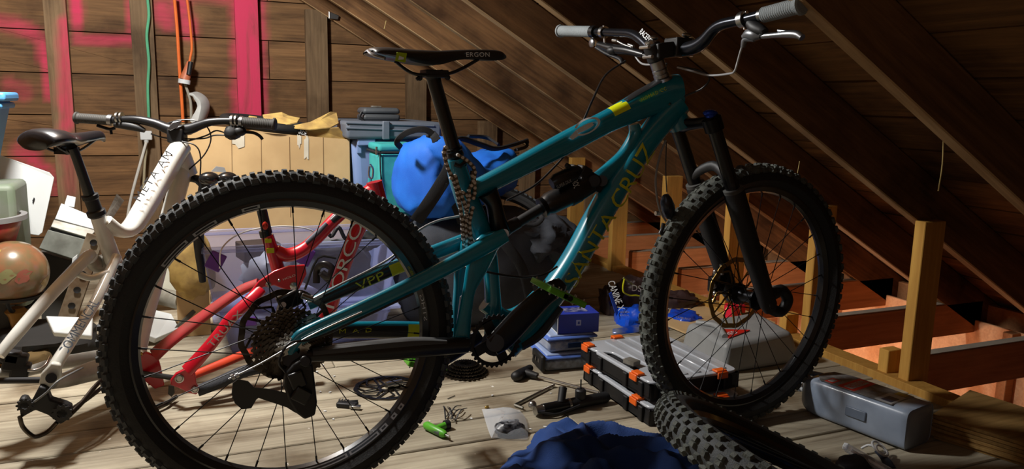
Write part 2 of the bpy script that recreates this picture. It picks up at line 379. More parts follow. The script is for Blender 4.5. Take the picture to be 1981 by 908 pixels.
# unseen ends of the attic
MB().box((-2.45, 2.0, .9), (.03, 5, 3.2)).build('wall_left', WWALL, kind='structure', smooth=0)
m = MB(); m.box((-1.85, -.42, .9), (1.3, .03, 3.2)); m.box((1.45, -.42, .9), (3.3, .03, 3.2)); m.box((-.7, -.42, .2), (1.0, .03, 1.8)); m.box((-.7, -.42, 2.15), (1.0, .03, .7)); m.build('wall_front', WWALL, kind='structure', smooth=0)
m = MB()
for x in (-1.18, -.7, -.22): m.box((x, -.42, 1.45), (.04, .05, .74))
for z in (1.09, 1.81): m.box((-.7, -.42, z), (1.0, .05, .04))
m.build('added_window_1', WPOST, kind='structure', smooth=0)  # unseen window frame, made up to go with the front fill light
# ------------------------------------------------------------------ bicycle materials
TEAL = pm('teal_paint', (0, 124, 146), .26, 0, .7, rgb2=(0, 114, 136))
BLK = pm('black_paint', (11, 11, 13), .34, 0, .08)
BLKM = pm('matte_black', (19, 19, 21), .55, var=.3)
RUB = pm('tyre_rubber', (62, 66, 68), .75, var=.25, bump=.25, bscale=400)
RUBD = pm('dusty_tyre_rubber', (84, 88, 82), .85, rgb2=(56, 58, 55), scale=30, bump=.3, bscale=400)
SIDEW = pm('tyre_sidewall', (20, 20, 20), .7, bump=.2, bscale=300)
RIMM = pm('rim_black', (26, 27, 30), .28, coat=.4)
STEEL = pm('steel', (190, 190, 188), .28, 1, var=.2)
DSTEEL = pm('dark_steel', (95, 88, 80), .35, 1, rgb2=(60, 54, 48), scale=40)
SPK = pm('spoke_black', (26, 26, 28), .35, .6)
ALU = pm('brushed_aluminium', (160, 162, 166), .34, 1, var=.1)
DALU = pm('anodised_black', (38, 39, 42), .3, .85)
GREYR = pm('grey_grip_rubber', (128, 134, 136), .8, bump=.4, bscale=500)
YEL = pm('yellow_decal', (226, 234, 10), .45)
DYEL = pm('olive_yellow_decal', (196, 198, 16), .45)
WHT = pm('white_decal', (222, 226, 228), .45)
GREEN = pm('green_anodised', (110, 190, 60), .3, .35)
BLUEA = pm('blue_anodised', (30, 70, 200), .25, .6)
GOLD = pm('gold_alloy', (190, 160, 90), .35, .9)
SILD = pm('silver_decal', (170, 172, 176), .35, .3)
HOSE = pm('cable_housing', (30, 30, 32), .35)
HOSES = pm('grey_cable_housing', (150, 150, 150), .35)
YB = 1.608
def B(x, y, o=0.0): return at(x, y, YB+o)
YV = V((0, 1, 0))
def ftube(name, pts, b, off, mat, parent, sub=5, n=16, sq=.85, label=None, ofs=None):
    """frame tube drawn in the plane of the frame: (px, py, half height px)"""
    P = [B(p[0], p[1], p[3] if len(p) > 3 else off) for p in pts]
    R_ = [(p[2]*pxm(q), b if not callable(b) else b(i/(len(pts)-1))) for i, (p, q) in enumerate(zip(pts, P))]
    return MB().tube(P, R_, n=n, side=YV, sub=sub, sq=sq).build(name, mat, parent, smooth=50, label=label)
def plate(name, poly, off, th, mat, parent, bevel=0, label=None):
    return MB().prism([B(x, y, off) for x, y in poly], (0, th, 0)).build(name, mat, parent, smooth=30, bevel=bevel, label=label)
def hose(name, pts, r, mat, parent, sub=6, n=8):
    P = [p if isinstance(p, Vector) else B(*p) for p in pts]
    return MB().tube(P, r, n=n, sub=sub).build(name, mat, parent, smooth=60)
# ------------------------------------------------------------------ wheel builder (axle along local Y)
def wheel_parts(root, R=.36, tr=.031, knob=RUB, nsp=28, rim_r=.286, hubw=.055, seed=1, tilt=None, rot=0, decals=True, tread=RUB, rimcol=None, phase=0):
    """meshes are built about the origin, so every child sits at the wheel centre"""
    O = (0, 0, 0); Rm = R-.006
    prof = []
    for k in range(18):
        a = 2*math.pi*k/18; rr_ = tr*1.0 if math.cos(a) > -.5 else tr*.86
        prof.append((Rm-tr+rr_*math.cos(a), rr_*1.02*math.sin(a)))
    t = MB().lathe(prof, O, YV, n=96, closed=True).build('tyre', SIDEW, None, origin=O)
    k_ = MB(); rnd = random.Random(seed); N = 72
    def knobat(a, lat, la, lc, h):
        # lat: angle over the tyre section
        c = math.cos(lat); s_ = math.sin(lat); rad = Rm-tr+tr*c; ca_, sa_ = math.cos(a), math.sin(a)
        er = V((ca_, 0, sa_)); n1 = er*c + YV*s_; tt = V((-sa_, 0, ca_)); l = n1.cross(tt)
        p = er*rad + YV*(tr*1.02*s_); P = []
        for dh, kk in ((-.002, 1.15), (h, .86)):
            for x, y in ((-1, -1), (1, -1), (1, 1), (-1, 1)): P.append(p + n1*dh + tt*(x*la*kk) + l*(y*lc*kk))
        k_.hexa(P)
    for i in range(N):
        a = 2*math.pi*(i+.0)/N; a2 = 2*math.pi*(i+.5)/N
        if i % 2: knobat(a, .13, .0062, .0042, .0062); knobat(a, -.13, .0062, .0042, .0062)
        else: knobat(a, .17, .005, .0052, .0062); knobat(a, -.17, .005, .0052, .0062)
        knobat(a2, .52, .0052, .0046, .006); knobat(a2, -.52, .0052, .0046, .006)
        knobat(a, .93, .0075, .0052, .0068); knobat(a, -.93, .0075, .0052, .0068)
    tb = k_.build('tread_knobs', knob, None, smooth=0, origin=O, kind='stuff')
    band = []
    for k in range(9):
        a = -1.05+2.1*k/8; band.append((Rm-tr+(tr+.0008)*math.cos(a), (tr*1.02+.0008)*math.sin(a)))
    tb2 = MB().lathe(band, O, YV, n=96, cap=False).build('tread', tread, None, origin=O)
    rp = [(rim_r+.022, .0155), (rim_r+.012, .0165), (rim_r, .0095), (rim_r-.004, 0), (rim_r, -.0095), (rim_r+.012, -.0165), (rim_r+.022, -.0155), (rim_r+.012, 0)]
    rim = MB().lathe(rp, O, YV, n=96, closed=True).build('rim', rimcol or RIMM, None, origin=O, smooth=30)
    hub = MB().lathe([(.012, -hubw), (.012, -.04), (.029, -.036), (.029, -.031), (.017, -.024), (.015, .0), (.017, .024), (.029, .031), (.029, .036), (.012, .04), (.012, hubw)], O, YV, n=24).build('hub', DALU, None, origin=O)
    kids = [t, tb, tb2, rim, hub]
    sp = []
    for sgn in (1, -1):
        for d in (1, -1):
            a0 = math.radians(58)*d; h0 = V((.028*math.cos(a0), sgn*.033, .028*math.sin(a0))); p1 = V((rim_r, sgn*.003, 0)); u = (p1-h0).normalized()
            m = MB().cyl(h0, p1-u*.014, .0011, n=6); m.cyl(p1-u*.016, p1, .0024, .002, n=6); sp.append(m.build('spoke', SPK, None, origin=O))
    used = set()
    for i in range(nsp):
        q = i % 4; src = sp[q]
        if q in used: o = src.copy(); COL.objects.link(o)
        else: o = src; used.add(q)
        o.rotation_euler = (0, 2*math.pi*i/nsp+phase, 0); kids.append(o)
    for o in kids: o.parent = root; o.location = (0, 0, 0)
    return kids
def rotor_mesh(name, parent, r=.1, off=0.0, mat=DSTEEL, th=.002, arms=6, world=False, c=(0, 0, 0), tilt=None):
    m = MB(); n = 72
    def ring(ri, ro, wav=0):
        vv = []
        for k in range(n):
            a = 2*math.pi*k/n; w_ = wav*math.sin(a*12)
            for rr_, yy in ((ro+w_, -th/2), (ro+w_, th/2), (ri+w_, th/2), (ri+w_, -th/2)): vv.append((rr_*math.cos(a), off+yy, rr_*math.sin(a)))
        m.add(vv, [(4*k+j, 4*k+(j+1) % 4, 4*((k+1) % n)+(j+1) % 4, 4*((k+1) % n)+j) for k in range(n) for j in range(4)])
    ring(r-.013, r, .0015); ring(.018, .028)
    for k in range(arms):
        a = 2*math.pi*k/arms; b = a+.55
        m.bar((.026*math.cos(a), off, .026*math.sin(a)), ((r-.012)*math.cos(b), off, (r-.012)*math.sin(b)), .006, th)
        m.bar((.026*math.cos(a), off, .026*math.sin(a)), ((r-.03)*math.cos(a-.1), off, (r-.03)*math.sin(a-.1)), .005, th)
        m.bar(((r-.03)*math.cos(a-.1), off, (r-.03)*math.sin(a-.1)), ((r-.012)*math.cos(b-.3), off, (r-.012)*math.sin(b-.3)), .005, th)
    o = m.build(name, mat, None, origin=(0, 0, 0), smooth=30)
    if tilt: o.data.transform(tilt.to_4x4())
    if parent is not None: o.parent = parent; o.location = c
    return o
def sprocket(m, c, ri, ro, teeth, th, arms=4, holes=True):
    """toothed ring around an axis along Y, centre c"""
    c = V(c); n = teeth*4; pr_ = (0, .0, 1, 1)
    for k in range(n):
        a0 = 2*math.pi*k/n; a1 = 2*math.pi*(k+1)/n
        h = [0, .0045, .0045, 0]; r0 = ro-.0045+h[k % 4]; r1 = ro-.0045+h[(k+1) % 4]
        P = []
        for y in (-th/2, th/2):
            for a, r_ in ((a0, ri), (a0, r0), (a1, r1), (a1, ri)): P.append(c+V((r_*math.cos(a), y, r_*math.sin(a))))
        m.hexa([P[0], P[1], P[2], P[3], P[4], P[5], P[6], P[7]])
    for k in range(arms):
        a = 2*math.pi*k/arms+ro*20; m.bar(c+V((.012*math.cos(a), 0, .012*math.sin(a))), c+V(((ri+.002)*math.cos(a+.35), 0, (ri+.002)*math.sin(a+.35))), .007, th*.9)
# ================================================================== THE TEAL BIKE
bike = empty('mountain_bike', (.77, YB, 0))
tag(bike, 'large teal full-suspension mountain bike with black knobbly tyres, standing side-on across the foreground', 'bicycle')
# ---- rear wheel
AX_R = V((.174, YB, .36)); rw = empty('rear_wheel', AX_R, bike)
wheel_parts(rw, seed=2, phase=.05)
def wtext(parent, s, a0, a1, r0, h, mat, side=-1, name='rim_lettering', yo=.0172, flip=False):
    """lettering bent along the rim, angles in degrees clockwise as seen from the camera side"""
    cu = bpy.data.curves.new(name, 'FONT'); cu.body = s; cu.resolution_u = 3; t = bpy.data.objects.new(name, cu); COL.objects.link(t)
    me = bpy.data.meshes.new_from_object(t.evaluated_get(bpy.context.evaluated_depsgraph_get())); bpy.data.objects.remove(t)
    xs = [v.co.x for v in me.vertices]; ys = [v.co.y for v in me.vertices]; x0, x1, y0, y1 = min(xs), max(xs), min(ys), max(ys)
    for v in me.vertices:
        a = math.radians(a0+(a1-a0)*(v.co.x-x0)/(x1-x0)); q = (v.co.y-y0)/(y1-y0); rr_ = r0+h*(1-q if flip else q)
        v.co = V((rr_*math.cos(a), side*yo, rr_*math.sin(a)))
    me.materials.append(mat); o = bpy.data.objects.new(name, me); COL.objects.link(o); o['_o'] = tuple(parent['_o']); o.parent = parent; return o
def rim_outline(parent, spans, r0, r1, mat, name='rim_stripe', y0=-.0168, y1=-.0155):
    m = MB()
    for a0, a1 in spans:
        n = max(2, int(abs(a1-a0)/3))
        for ra, rb in ((r0, r0+.0022), (r1-.0022, r1)):
            vv = []
            for k in range(n+1):
                a = math.radians(a0+(a1-a0)*k/n); 
                for rr_ in (ra, rb):
                    y = -.0100-.0072*(rr_-.286)/.012; vv.append((rr_*math.cos(a), y-.0006, rr_*math.sin(a)))
            m.add(vv, [(2*k, 2*k+1, 2*k+3, 2*k+2) for k in range(n)])
        for a in (a0, a1):
            a_ = math.radians(a); b_ = math.radians(a+.9); vv = [(rr_*math.cos(t_), -.0106-.0072*(rr_-.286)/.012, rr_*math.sin(t_)) for t_ in (a_, b_) for rr_ in (r0, r1)]
            m.add(vv, [(0, 1, 3, 2)])
    o = m.build(name, mat, None, origin=(0, 0, 0), smooth=0); o.parent = parent; o.location = (0, 0, 0); return o
for sp_ in ((-96, -68), (-66, -52), (-50, -47), (-43, -41), (-38, -36), (100, 106), (117, 126), (130, 142)): rim_outline(rw, [sp_], .2885, .2965, SILD)
wtext(rw, 'STHG', 4, 16, .2885, .008, WHT, yo=.0152, flip=False)
wtext(rw, 'CARBON', 24, 30, .2885, .006, DYEL, yo=.0152)
cs = empty('cassette', AX_R, rw)
cas = MB()
radii = [.080, .072, .065, .058, .052, .046, .041, .036, .031, .027, .023]
for k, r_ in enumerate(radii):
    m = MB(); sprocket(m, (0, 0, 0), r_-.011, r_, max(11, int(r_*480)), .0018, arms=6 if r_ > .04 else 3)
    o = m.build('cog', DSTEEL if k < 7 else STEEL, None, origin=(0, 0, 0), smooth=0); o.parent = rw; o.location = (0, -.030-.0042*k, 0)
bpy.data.objects.remove(cs)
rotor_mesh('brake_rotor', rw, .1, .045, DSTEEL)
# ---- front wheel
AX_F = V((1.369, 1.607, .36)); fw_ = empty('front_wheel', AX_F, bike)
wheel_parts(fw_, knob=RUBD, tread=RUBD, seed=5, phase=.1); fw_.rotation_euler = (0, 0, .113)
rotor_mesh('brake_rotor', fw_, .1, .045, GOLD)
# ---- front triangle
ft = empty('front_frame', B(1000, 450), bike)
ftube('top_tube', [(902, 374, 16), (950, 352, 19), (1000, 326, 20), (1100, 274, 23), (1180, 233, 23), (1240, 203, 28), (1290, 182, 34), (1312, 178, 34)], lambda t: .021+.008*t, 0, TEAL, ft)
ftube('down_tube', [(1312, 200, 26), (1265, 253, 24), (1213, 326, 24), (1160, 415, 26), (1113, 500, 25), (1072, 562, 26), (1022, 622, 28), (975, 668, 32)], lambda t: .030+.006*t, 0, TEAL, ft)
ftube('seat_tube', [(880, 308, 17), (888, 340, 21), (905, 390, 23), (925, 440, 23), (945, 490, 17), (952, 550, 15), (955, 610, 17), (958, 660, 22)], .021, 0, TEAL, ft)
ftube('frame_strut', [(1226, 240, 9), (1228, 262, 12), (1208, 300, 14), (1180, 328, 15), (1150, 352, 14)], .016, 0, TEAL, ft)
ftube('frame_gusset', [(940, 585, 20), (975, 612, 14), (1010, 600, 12), (1040, 572, 12)], .017, 0, TEAL, ft)
hd = MB().tube([B(1281, 158), B(1290, 180), B(1312, 236), B(1316, 246)], [.021, .024, .028, .029], n=24); hd.build('head_tube', TEAL, ft)
MB().cyl(B(957, 664, -.045), B(957, 664, .045), .030, n=28).build('bottom_bracket', DALU, ft)
plate('mud_guard', [(890, 575), (905, 560), (903, 600), (893, 642), (884, 625)], .02, .004, ALU, ft)
MB().tube([B(1000, 663, -.0), B(1035, 640, 0), B(1075, 590, 0)], [(.018, .040), (.020, .040), (.014, .038)], side=YV, sub=4).build('frame_protector', BLKM, ft)
# decals on the frame
def on_tube(a, b, bb): return lambda d, a=a, bb=bb: bb*math.sqrt(max(.05, 1-min(.97, abs(d/a))**2.4))
p0, p1 = B(1082, 551, -.0), B(1242, 285, -.0); up_ = YV.cross((p1-p0).normalized())*1
def ttext(name, s, q0, q1, h, mat, b, a, spacing=1.0, lift=0.0, up=None):
    q0, q1 = B(*q0), B(*q1); ex = (q1-q0).normalized(); u = V((0, -1, 0)).cross(ex).normalized()
    mid = h/2
    text(name, s, q0-u*0, q1, h, mat, ft, nrm=V((0, -1, 0)), up=u, wrap=None, ext=b+.0012, spacing=spacing)
# lettering follows the flattened side of the tube
def tube_text(name, s, q0, q1, hpx, mat, a_px, b, parent, spacing=1.0):
    q0, q1 = B(*q0), B(*q1); ex = (q1-q0).normalized(); u = ex.cross(YV).normalized()
    if u.z < 0 and abs(ex.x) > .2: u = -u
    h = hpx*pxm(q0); a = a_px*pxm(q0)
    cu = bpy.data.curves.new(name, 'FONT'); cu.body = s; cu.resolution_u = 3; cu.space_character = spacing; t = bpy.data.objects.new(name, cu); COL.objects.link(t)
    me = bpy.data.meshes.new_from_object(t.evaluated_get(bpy.context.evaluated_depsgraph_get())); bpy.data.objects.remove(t)
    bm = bmesh.new(); bm.from_mesh(me); bmesh.ops.triangulate(bm, faces=bm.faces); bmesh.ops.subdivide_edges(bm, edges=bm.edges, cuts=1); bm.to_mesh(me); bm.free()
    xs = [v.co.x for v in me.vertices]; ys = [v.co.y for v in me.vertices]; x0, x1, y0, y1 = min(xs), max(xs), min(ys), max(ys); L_ = (q1-q0).length
    ob = V(parent['_o'])
    for v in me.vertices:
        uu = (v.co.x-x0)/(x1-x0)*L_; d = ((v.co.y-y0)/(y1-y0)-.5)*h
        k = min(.985, abs(d)/a); yy = b*(1-k**(2/.85))**(.85/2)      # matches the squircle section
        v.co = q0 + ex*uu + u*d - YV*(yy+.0012) - ob
    me.materials.append(mat); o = bpy.data.objects.new(name, me); COL.objects.link(o); o['_o'] = tuple(ob); o.parent = parent; return o
tube_text('down_tube_lettering', 'SANTA CRUZ', (1089, 545), (1243, 283), 36, DYEL, 26, .034, ft, spacing=.95)
def band(name, pts, hw, a_px, b, mat, parent, d0=-1, d1=1, n=10):
    """sticker wrapped on a tube: along pts (px), covering section fraction d0..d1"""
    q = [B(*p) for p in pts]; m = MB(); vv = []; K = len(q)
    for i, p in enumerate(q):
        t = (q[min(i+1, K-1)]-q[max(i-1, 0)]).normalized(); u = t.cross(YV).normalized()
        if u.z < 0: u = -u
        a = (a_px[i] if isinstance(a_px, list) else a_px)*pxm(p); bb = b[i] if isinstance(b, list) else b
        for j in range(n+1):
            f = d0+(d1-d0)*j/n; ang = f*math.pi/2; s_ = math.sin(ang); c_ = math.cos(ang)
            vv.append(p + u*((a+.0008)*math.copysign(abs(s_)**.85, s_)) - YV*((bb+.0008)*math.copysign(abs(c_)**.85, c_)))
    m.add(vv, [(i*(n+1)+j, i*(n+1)+j+1, (i+1)*(n+1)+j+1, (i+1)*(n+1)+j) for i in range(K-1) for j in range(n)])
    return m.build(name, mat, parent, smooth=60)
band('yellow_panel', [(1182, 232), (1212, 218)], 0, [23, 25], [.0262, .0268], YEL, ft, .18, 1.0)
band('black_panel', [(1213, 217), (1240, 203), (1270, 190), (1288, 182)], 0, [25, 28, 31.5, 34], [.0268, .028, .0285, .029], BLKM, ft, .6, 1.3)
tube_text('model_lettering', 'NOMAD CC', (1228, 193), (1276, 171), 7, YEL, 60, .0275, ft, spacing=1.3)
m = MB(); c = B(1128, 250, -.0235)
e_ = (B(1160, 234)-B(1100, 264)).normalized(); u_ = e_.cross(YV).normalized(); u_ = u_ if u_.z > 0 else -u_
def arcband(m, c, e, u, rx, ry, w_, a0, a1, n=24, yf=lambda d: 0):
    vv = []
    for k in range(n+1):
        a = math.radians(a0+(a1-a0)*k/n)
        for f in (1, 1-w_): 
            d = ry*f*math.sin(a); vv.append(c+e*(rx*f*math.cos(a))+u*d - YV*yf(d))
    m.add(vv, [(2*k, 2*k+1, 2*k+3, 2*k+2) for k in range(n)])
tw = lambda d: .0255*max(0, 1-min(.98, abs(d+.012)/.030)**2.3)**.42+.0016
c = B(1128, 250, 0)+u_*.008
m = MB(); arcband(m, c, e_, u_, .036, .017, .2, -150, 150, yf=lambda d: .0255*max(.02, 1-min(.98, abs(d+.008)/.030)**2.3)**.42+.0016)
for k in (-.3, .25): arcband(m, c-e_*.006+u_*(.008*k), e_, u_, .024, .004, .9, 0, 360, n=12, yf=lambda d, k=k: .0255*max(.02, 1-min(.98, abs(d+.008*k+.008)/.030)**2.3)**.42+.0016)
m.add([c-e_*.030+u_*.004-YV*.0262, c-e_*.052-u_*.004-YV*.0268, c-e_*.046-u_*.013-YV*.0262, c-e_*.026-u_*.010-YV*.0268], [(0, 1, 2, 3)])
m.build('frame_emblem', WHT, ft, smooth=0)
# ---- swingarm
sw = empty('swingarm', B(760, 580), bike)
ftube('seat_stay', [(563, 694, 11), (564, 676, 13), (578, 656, 15), (605, 641, 16), (700, 598, 16), (800, 550, 16), (898, 499, 16), (950, 470, 17), (978, 455, 14)], .012, -.062, TEAL, sw)
ftube('seat_stay', [(596, 590, 11), (650, 566, 13), (720, 536, 14), (780, 511, 14), (850, 485, 15), (910, 462, 15)], .012, .062, TEAL, sw)
ftube('chain_stay', [(566, 696, 14), (600, 688, 13), (680, 684, 15), (760, 679, 18), (850, 671, 18), (905, 668, 15)], .012, -.058, BLK, sw, label='black padded chain stay')
ftube('chain_stay', [(596, 640, 13), (680, 638, 16), (800, 638, 16), (890, 642, 14)], .012, .062, TEAL, sw)
MB().tube([B(604, 681, -.060), B(700, 670, -.060), B(800, 661, -.060), B(862, 660, -.060)], [(.006, .013), (.008, .0145), (.008, .0145), (.004, .012)], side=YV, sub=4, sq=.6).build('stay_protector', pm('lit_rubber_pad', (66, 66, 66), .7), sw)  # black rubber pad, its lit top painted in as grey
ftube('swing_upright', [(968, 458, 14), (940, 478, 26), (922, 520, 22), (908, 560, 13), (900, 605, 13), (893, 655, 17)], .012, -.040, TEAL, sw)
ftube('swing_upright', [(905, 470, 14), (893, 520, 14), (890, 560, 13), (887, 605, 13), (888, 650, 15)], .012, .045, TEAL, sw)
MB().cyl(B(563, 694, -.076), B(563, 694, -.05), .017, n=20).build('axle_cap', BLK, sw)
MB().cyl(B(560, 664, -.045), B(560, 655, .06), .008, n=12).build('axle', DALU, sw)
def band2(name, pts, a_px, b, mat, off, d0, d1):
    global YB
    q = YB; 
    YB = q+off; o = band(name, pts, 0, a_px, b, mat, sw, d0, d1); YB = q; return o
band2('black_panel', [(612, 583), (650, 566), (720, 536), (752, 522)], [11.5, 13.2, 14.2, 14.2], .0125, BLK, .062, -1, .35)
band2('yellow_panel', [(753, 522), (780, 511)], [14.2, 14.2], .0127, DYEL, .062, -1, .45)
band2('black_panel', [(600, 640), (700, 638), (786, 638)], [14, 16.4, 16.4], .0125, BLK, .062, -1, .35)
band2('yellow_panel', [(787, 638), (818, 638)], [16.5, 16.5], .0127, DYEL, .062, -1, .5)
def stext(s, q0, q1, hpx, mat, off, name='stay_lettering', spacing=1.0):
    a, b_ = B(q0[0], q0[1], off), B(q1[0], q1[1], off); return text(name, s, a, b_, hpx*pxm(a), mat, sw, nrm=V((0, -1, 0)), up=V((0, 0, 1)), spacing=spacing)
stext('VPP', (693, 563), (746, 539), 17, DYEL, .0475)
stext('NOMAD', (601, 648), (719, 643), 9, DYEL, .0475, spacing=2.2)
# ---- links and shock
lk = empty('suspension_link', B(955, 410), bike)
ftube('upper_link', [(943, 372, 20), (955, 395, 15), (962, 425, 16), (970, 452, 18)], .024, -.012, BLK, lk)
ftube('upper_link_fork', [(975, 447, 14), (985, 440, 13), (1003, 430, 12)], .012, -.012, BLK, lk)
MB().cyl(B(976, 452, -.050), B(976, 452, .03), .010, n=16).build('pivot_bolt', STEEL, lk)
sh = empty('rear_shock', B(1070, 385), bike)
MB().cyl(B(992, 437), B(1050, 402), .0125, n=20).build('shock_shaft', BLKM, sh)
MB().lathe([(.014, 0), (.0245, .002), (.0245, .007), (.0235, .009), (.0235, .013)], B(1046, 404), B(1060, 396)-B(1046, 404), n=28).build('shock_collar', DALU, sh)
MB().tube([B(1052, 401), B(1062, 395), B(1120, 365), B(1142, 353)], [.021, .027, .029, .026], n=28).build('shock_body', BLK, sh)
MB().tube([B(1067, 356, -.02), B(1075, 352, -.02), B(1108, 336, -.02), B(1116, 331, -.02)], [.013, .0185, .0185, .014], n=24).build('shock_reservoir', BLK, sh)
m = MB()
for px_, py_, s_ in ((1128, 332, .02), (1140, 345, .024), (1126, 350, .02), (1150, 358, .022), (1112, 326, .012)): m.box(B(px_, py_), (s_*1.3, .04, s_*1.2), Matrix.Rotation(.5, 3, 'Y'))
m.cyl(B(1103, 324, -.03), B(1094, 319, -.03), .006); m.cyl(B(1150, 350, -.03), B(1150, 350, .03), .016)
m.build('shock_head', BLKM, sh, bevel=.003)
m = MB(); m.lathe([(.0293, 0), (.0293, .026)], B(1098, 378), B(1120, 366)-B(1098, 378), n=32); m.build('shock_label', BLKM, sh)
a = B(1099, 392, -.0295); b_ = B(1122, 378, -.0295)
text('shock_lettering', 'ROCKSHOX', B(1106, 353, -.0245), B(1118, 387, -.0245), .016, WHT, sh, nrm=V((0, -1, 0)), up=B(1120, 370)-B(1100, 380))
text('shock_lettering', 'SUPER DLX', B(1078, 366, -.0395), B(1106, 352, -.0395), .008, SILD, sh, nrm=V((0, -1, 0)), up=V((0, 0, 1)))
MB().cyl(B(1165, 350, -.026), B(1165, 350, .026), .013, n=16).build('shock_bolt', BLK, sh)
# ---- seat post and saddle
MB().tube([B(838, 150), B(842, 165), B(878, 288)], [.0155, .0152, .0152], n=24).build('seat_post', BLK, bike)
m = MB()
d_ = (B(895, 345)-B(878, 288)).normalized(); s0 = B(877, 286)
m.lathe([(.0165, 0), (.019, .001), (.019, .006), (.0175, .008), (.0175, .012), (.0185, .014), (.0185, .019), (.0165, .022), (.0165, .026), (.0185, .028), (.0185, .034), (.016, .037), (.016, .06)], s0, d_, n=28)
m.build('seat_post_collar', DALU, bike)
MB().tube([B(879, 318, -.02), B(890, 322, -.024), B(902, 312, -.02), B(896, 330, .0)], .005).build('seat_clamp', BLK, bike)
sd_ = empty('saddle', B(845, 120), bike)
ST = [(712, 98, 100, .050), (716, 93, 106, .062), (730, 91, 112, .069), (755, 92, 118, .068), (785, 95, 125, .056), (815, 97, 131, .040), (845, 98, 131, .030), (875, 97, 122, .024), (905, 96, 118, .021), (940, 96, 121, .020), (965, 99, 120, .018), (977, 107, 114, .008)]
m = MB(); n = 20; P_ = []
ST2 = cr(ST, 4)
for sx, t_, b__, hw in ST2:
    ct = B(sx, t_); cb = B(sx, b__); h = (ct.z-cb.z)/2; cz = (ct.z+cb.z)/2
    for k in range(n):
        a = 2*math.pi*k/n; y_ = math.copysign(abs(math.cos(a))**.5, math.cos(a))*hw; z_ = math.sin(a)
        drop = .0 if z_ < 0 else -(abs(y_)/.07)**2*.006
        zz = cz+h*math.copysign(abs(z_)**.7, z_)+drop
        if z_ < 0: zz = max(zz, cz-h*(.2+.8*(abs(y_)/hw)**3))       # hollow belly
        P_.append((ct.x, YB+y_, zz))
K = len(ST2); fs = [(i*n+k, i*n+(k+1) % n, (i+1)*n+(k+1) % n, (i+1)*n+k) for i in range(K-1) for k in range(n)]+[tuple(range(n))[::-1], tuple((K-1)*n+k for k in range(n))]
m.add(P_, fs); m.build('saddle_shell', pm('saddle_black', (26, 26, 28), .42, coat=.1, bump=.1, bscale=600), sd_, smooth=60)
for s_ in (-1, 1): MB().tube([B(765, 119, s_*.035), B(790, 138, s_*.022), B(815, 145, s_*.022), B(865, 143, s_*.022), B(895, 132, s_*.022), B(925, 115, s_*.012)], .0036, n=10, sub=5).build('saddle_rail', BLK, sd_)
m = MB(); m.box(B(840, 143), (.050, .05, .016)); m.cyl(B(812, 151, -.022), B(812, 151, .022), .006); m.cyl(B(866, 150, -.022), B(866, 150, .022), .006); m.cyl(B(842, 152), B(838, 140), .018, .022); m.cyl(B(805, 154, -.02), B(812, 150, -.02), .004)
m.build('saddle_clamp', BLKM, sd_, bevel=.002)
m = MB(); q = [B(768, 101, -.0690), B(787, 103, -.0625), B(784, 121, -.0625), B(764, 118, -.0695)]; m.prism(q, (0, .002, 0)); m.build('saddle_tag', pm('lime_tag', (176, 205, 20), .5), sd_, smooth=0)
m = MB(); c = B(775, 112, -.0695); m.add([c+V((-.005, 0, -.004)), c+V((.006, 0, -.003)), c+V((.007, 0, .001)), c+V((-.003, 0, .004))], [(0, 1, 2, 3)]); m.build('saddle_tag_emblem', WHT, sd_, smooth=0)
text('saddle_lettering', 'ERGON', B(902, 110, -.0235), B(947, 110, -.0232), .0095, WHT, sd_, nrm=V((0, -1, 0)), up=V((0, 0, 1)), spacing=1.1)
for s_ in (-1, 1): MB().tube([B(712, 98, s_*.02), B(720, 105, s_*.045), B(745, 113, s_*.066)], (.0035), sub=4, n=8).build('saddle_trim', ALU, sd_)
# ---- cranks
cr_ = empty('crankset', B(958, 662, -.05), bike)
m = MB(); cc = B(958, 660, -.052); rr0 = 54*pxm(cc); sprocket(m, cc, rr0*.80, rr0, 32, .003, arms=0)
for k in range(4):
    a = math.radians(25+90*k); m.bar(cc+V((.01*math.cos(a), 0, .01*math.sin(a))), cc+V((rr0*.83*math.cos(a), 0, rr0*.83*math.sin(a))), .024, .003)
m.build('chainring', BLKM, cr_, smooth=0, label='black toothed chainring without a chain')
ftube('crank_arm', [(952, 670, 22), (975, 652, 26), (1010, 615, 26), (1050, 576, 22), (1078, 556, 19), (1088, 546, 12)], .009, -.070, BLK, cr_)
MB().cyl(B(958, 664, -.082), B(958, 664, -.05), .02, n=24).build('crank_bolt', BLK, cr_)
ftube('crank_arm', [(930, 648, 15), (900, 670, 14), (870, 690, 13), (845, 706, 11)], .008, .075, BLK, cr_)
def pedal(c, ex, mat, name='pedal'):
    c = V(c); ex = V(ex).normalized(); ey = YV; ez = ex.cross(ey).normalized(); p = empty(name, c, cr_)
    Rm_ = Matrix((ex, ey, ez)).transposed(); m = MB()
    for s_ in (-1, 1):
        m.box(c+ey*(s_*.045), (.098, .010, .014), Rm_); m.box(c+ex*(s_*.044), (.012, .098, .014), Rm_); m.box(c+ey*(s_*.018), (.09, .006, .011), Rm_)
    m.box(c, (.028, .1, .015), Rm_); m.build('pedal_body', mat, p, bevel=.002)
    m = MB()
    for x in (-.042, -.02, .02, .042):
        for y in (-.042, .0, .042):
            for s_ in (-1, 1): m.cyl(c+ex*x+ey*y+ez*(s_*.006), c+ex*x+ey*y+ez*(s_*.0115), .0018, n=6)
    m.build('pedal_pins', STEEL, p, kind='stuff'); MB().cyl(c-ey*.06, c+ey*.06, .006, n=12).build('pedal_axle', BLK, p)
pc = B(1080, 566, -.13); pedal(pc, B(1130, 590, -.13)-B(1034, 546, -.13), GREEN)
pc2 = B(817, 700, .135); pedal(pc2, V((1, 0, -.35)), GREEN)
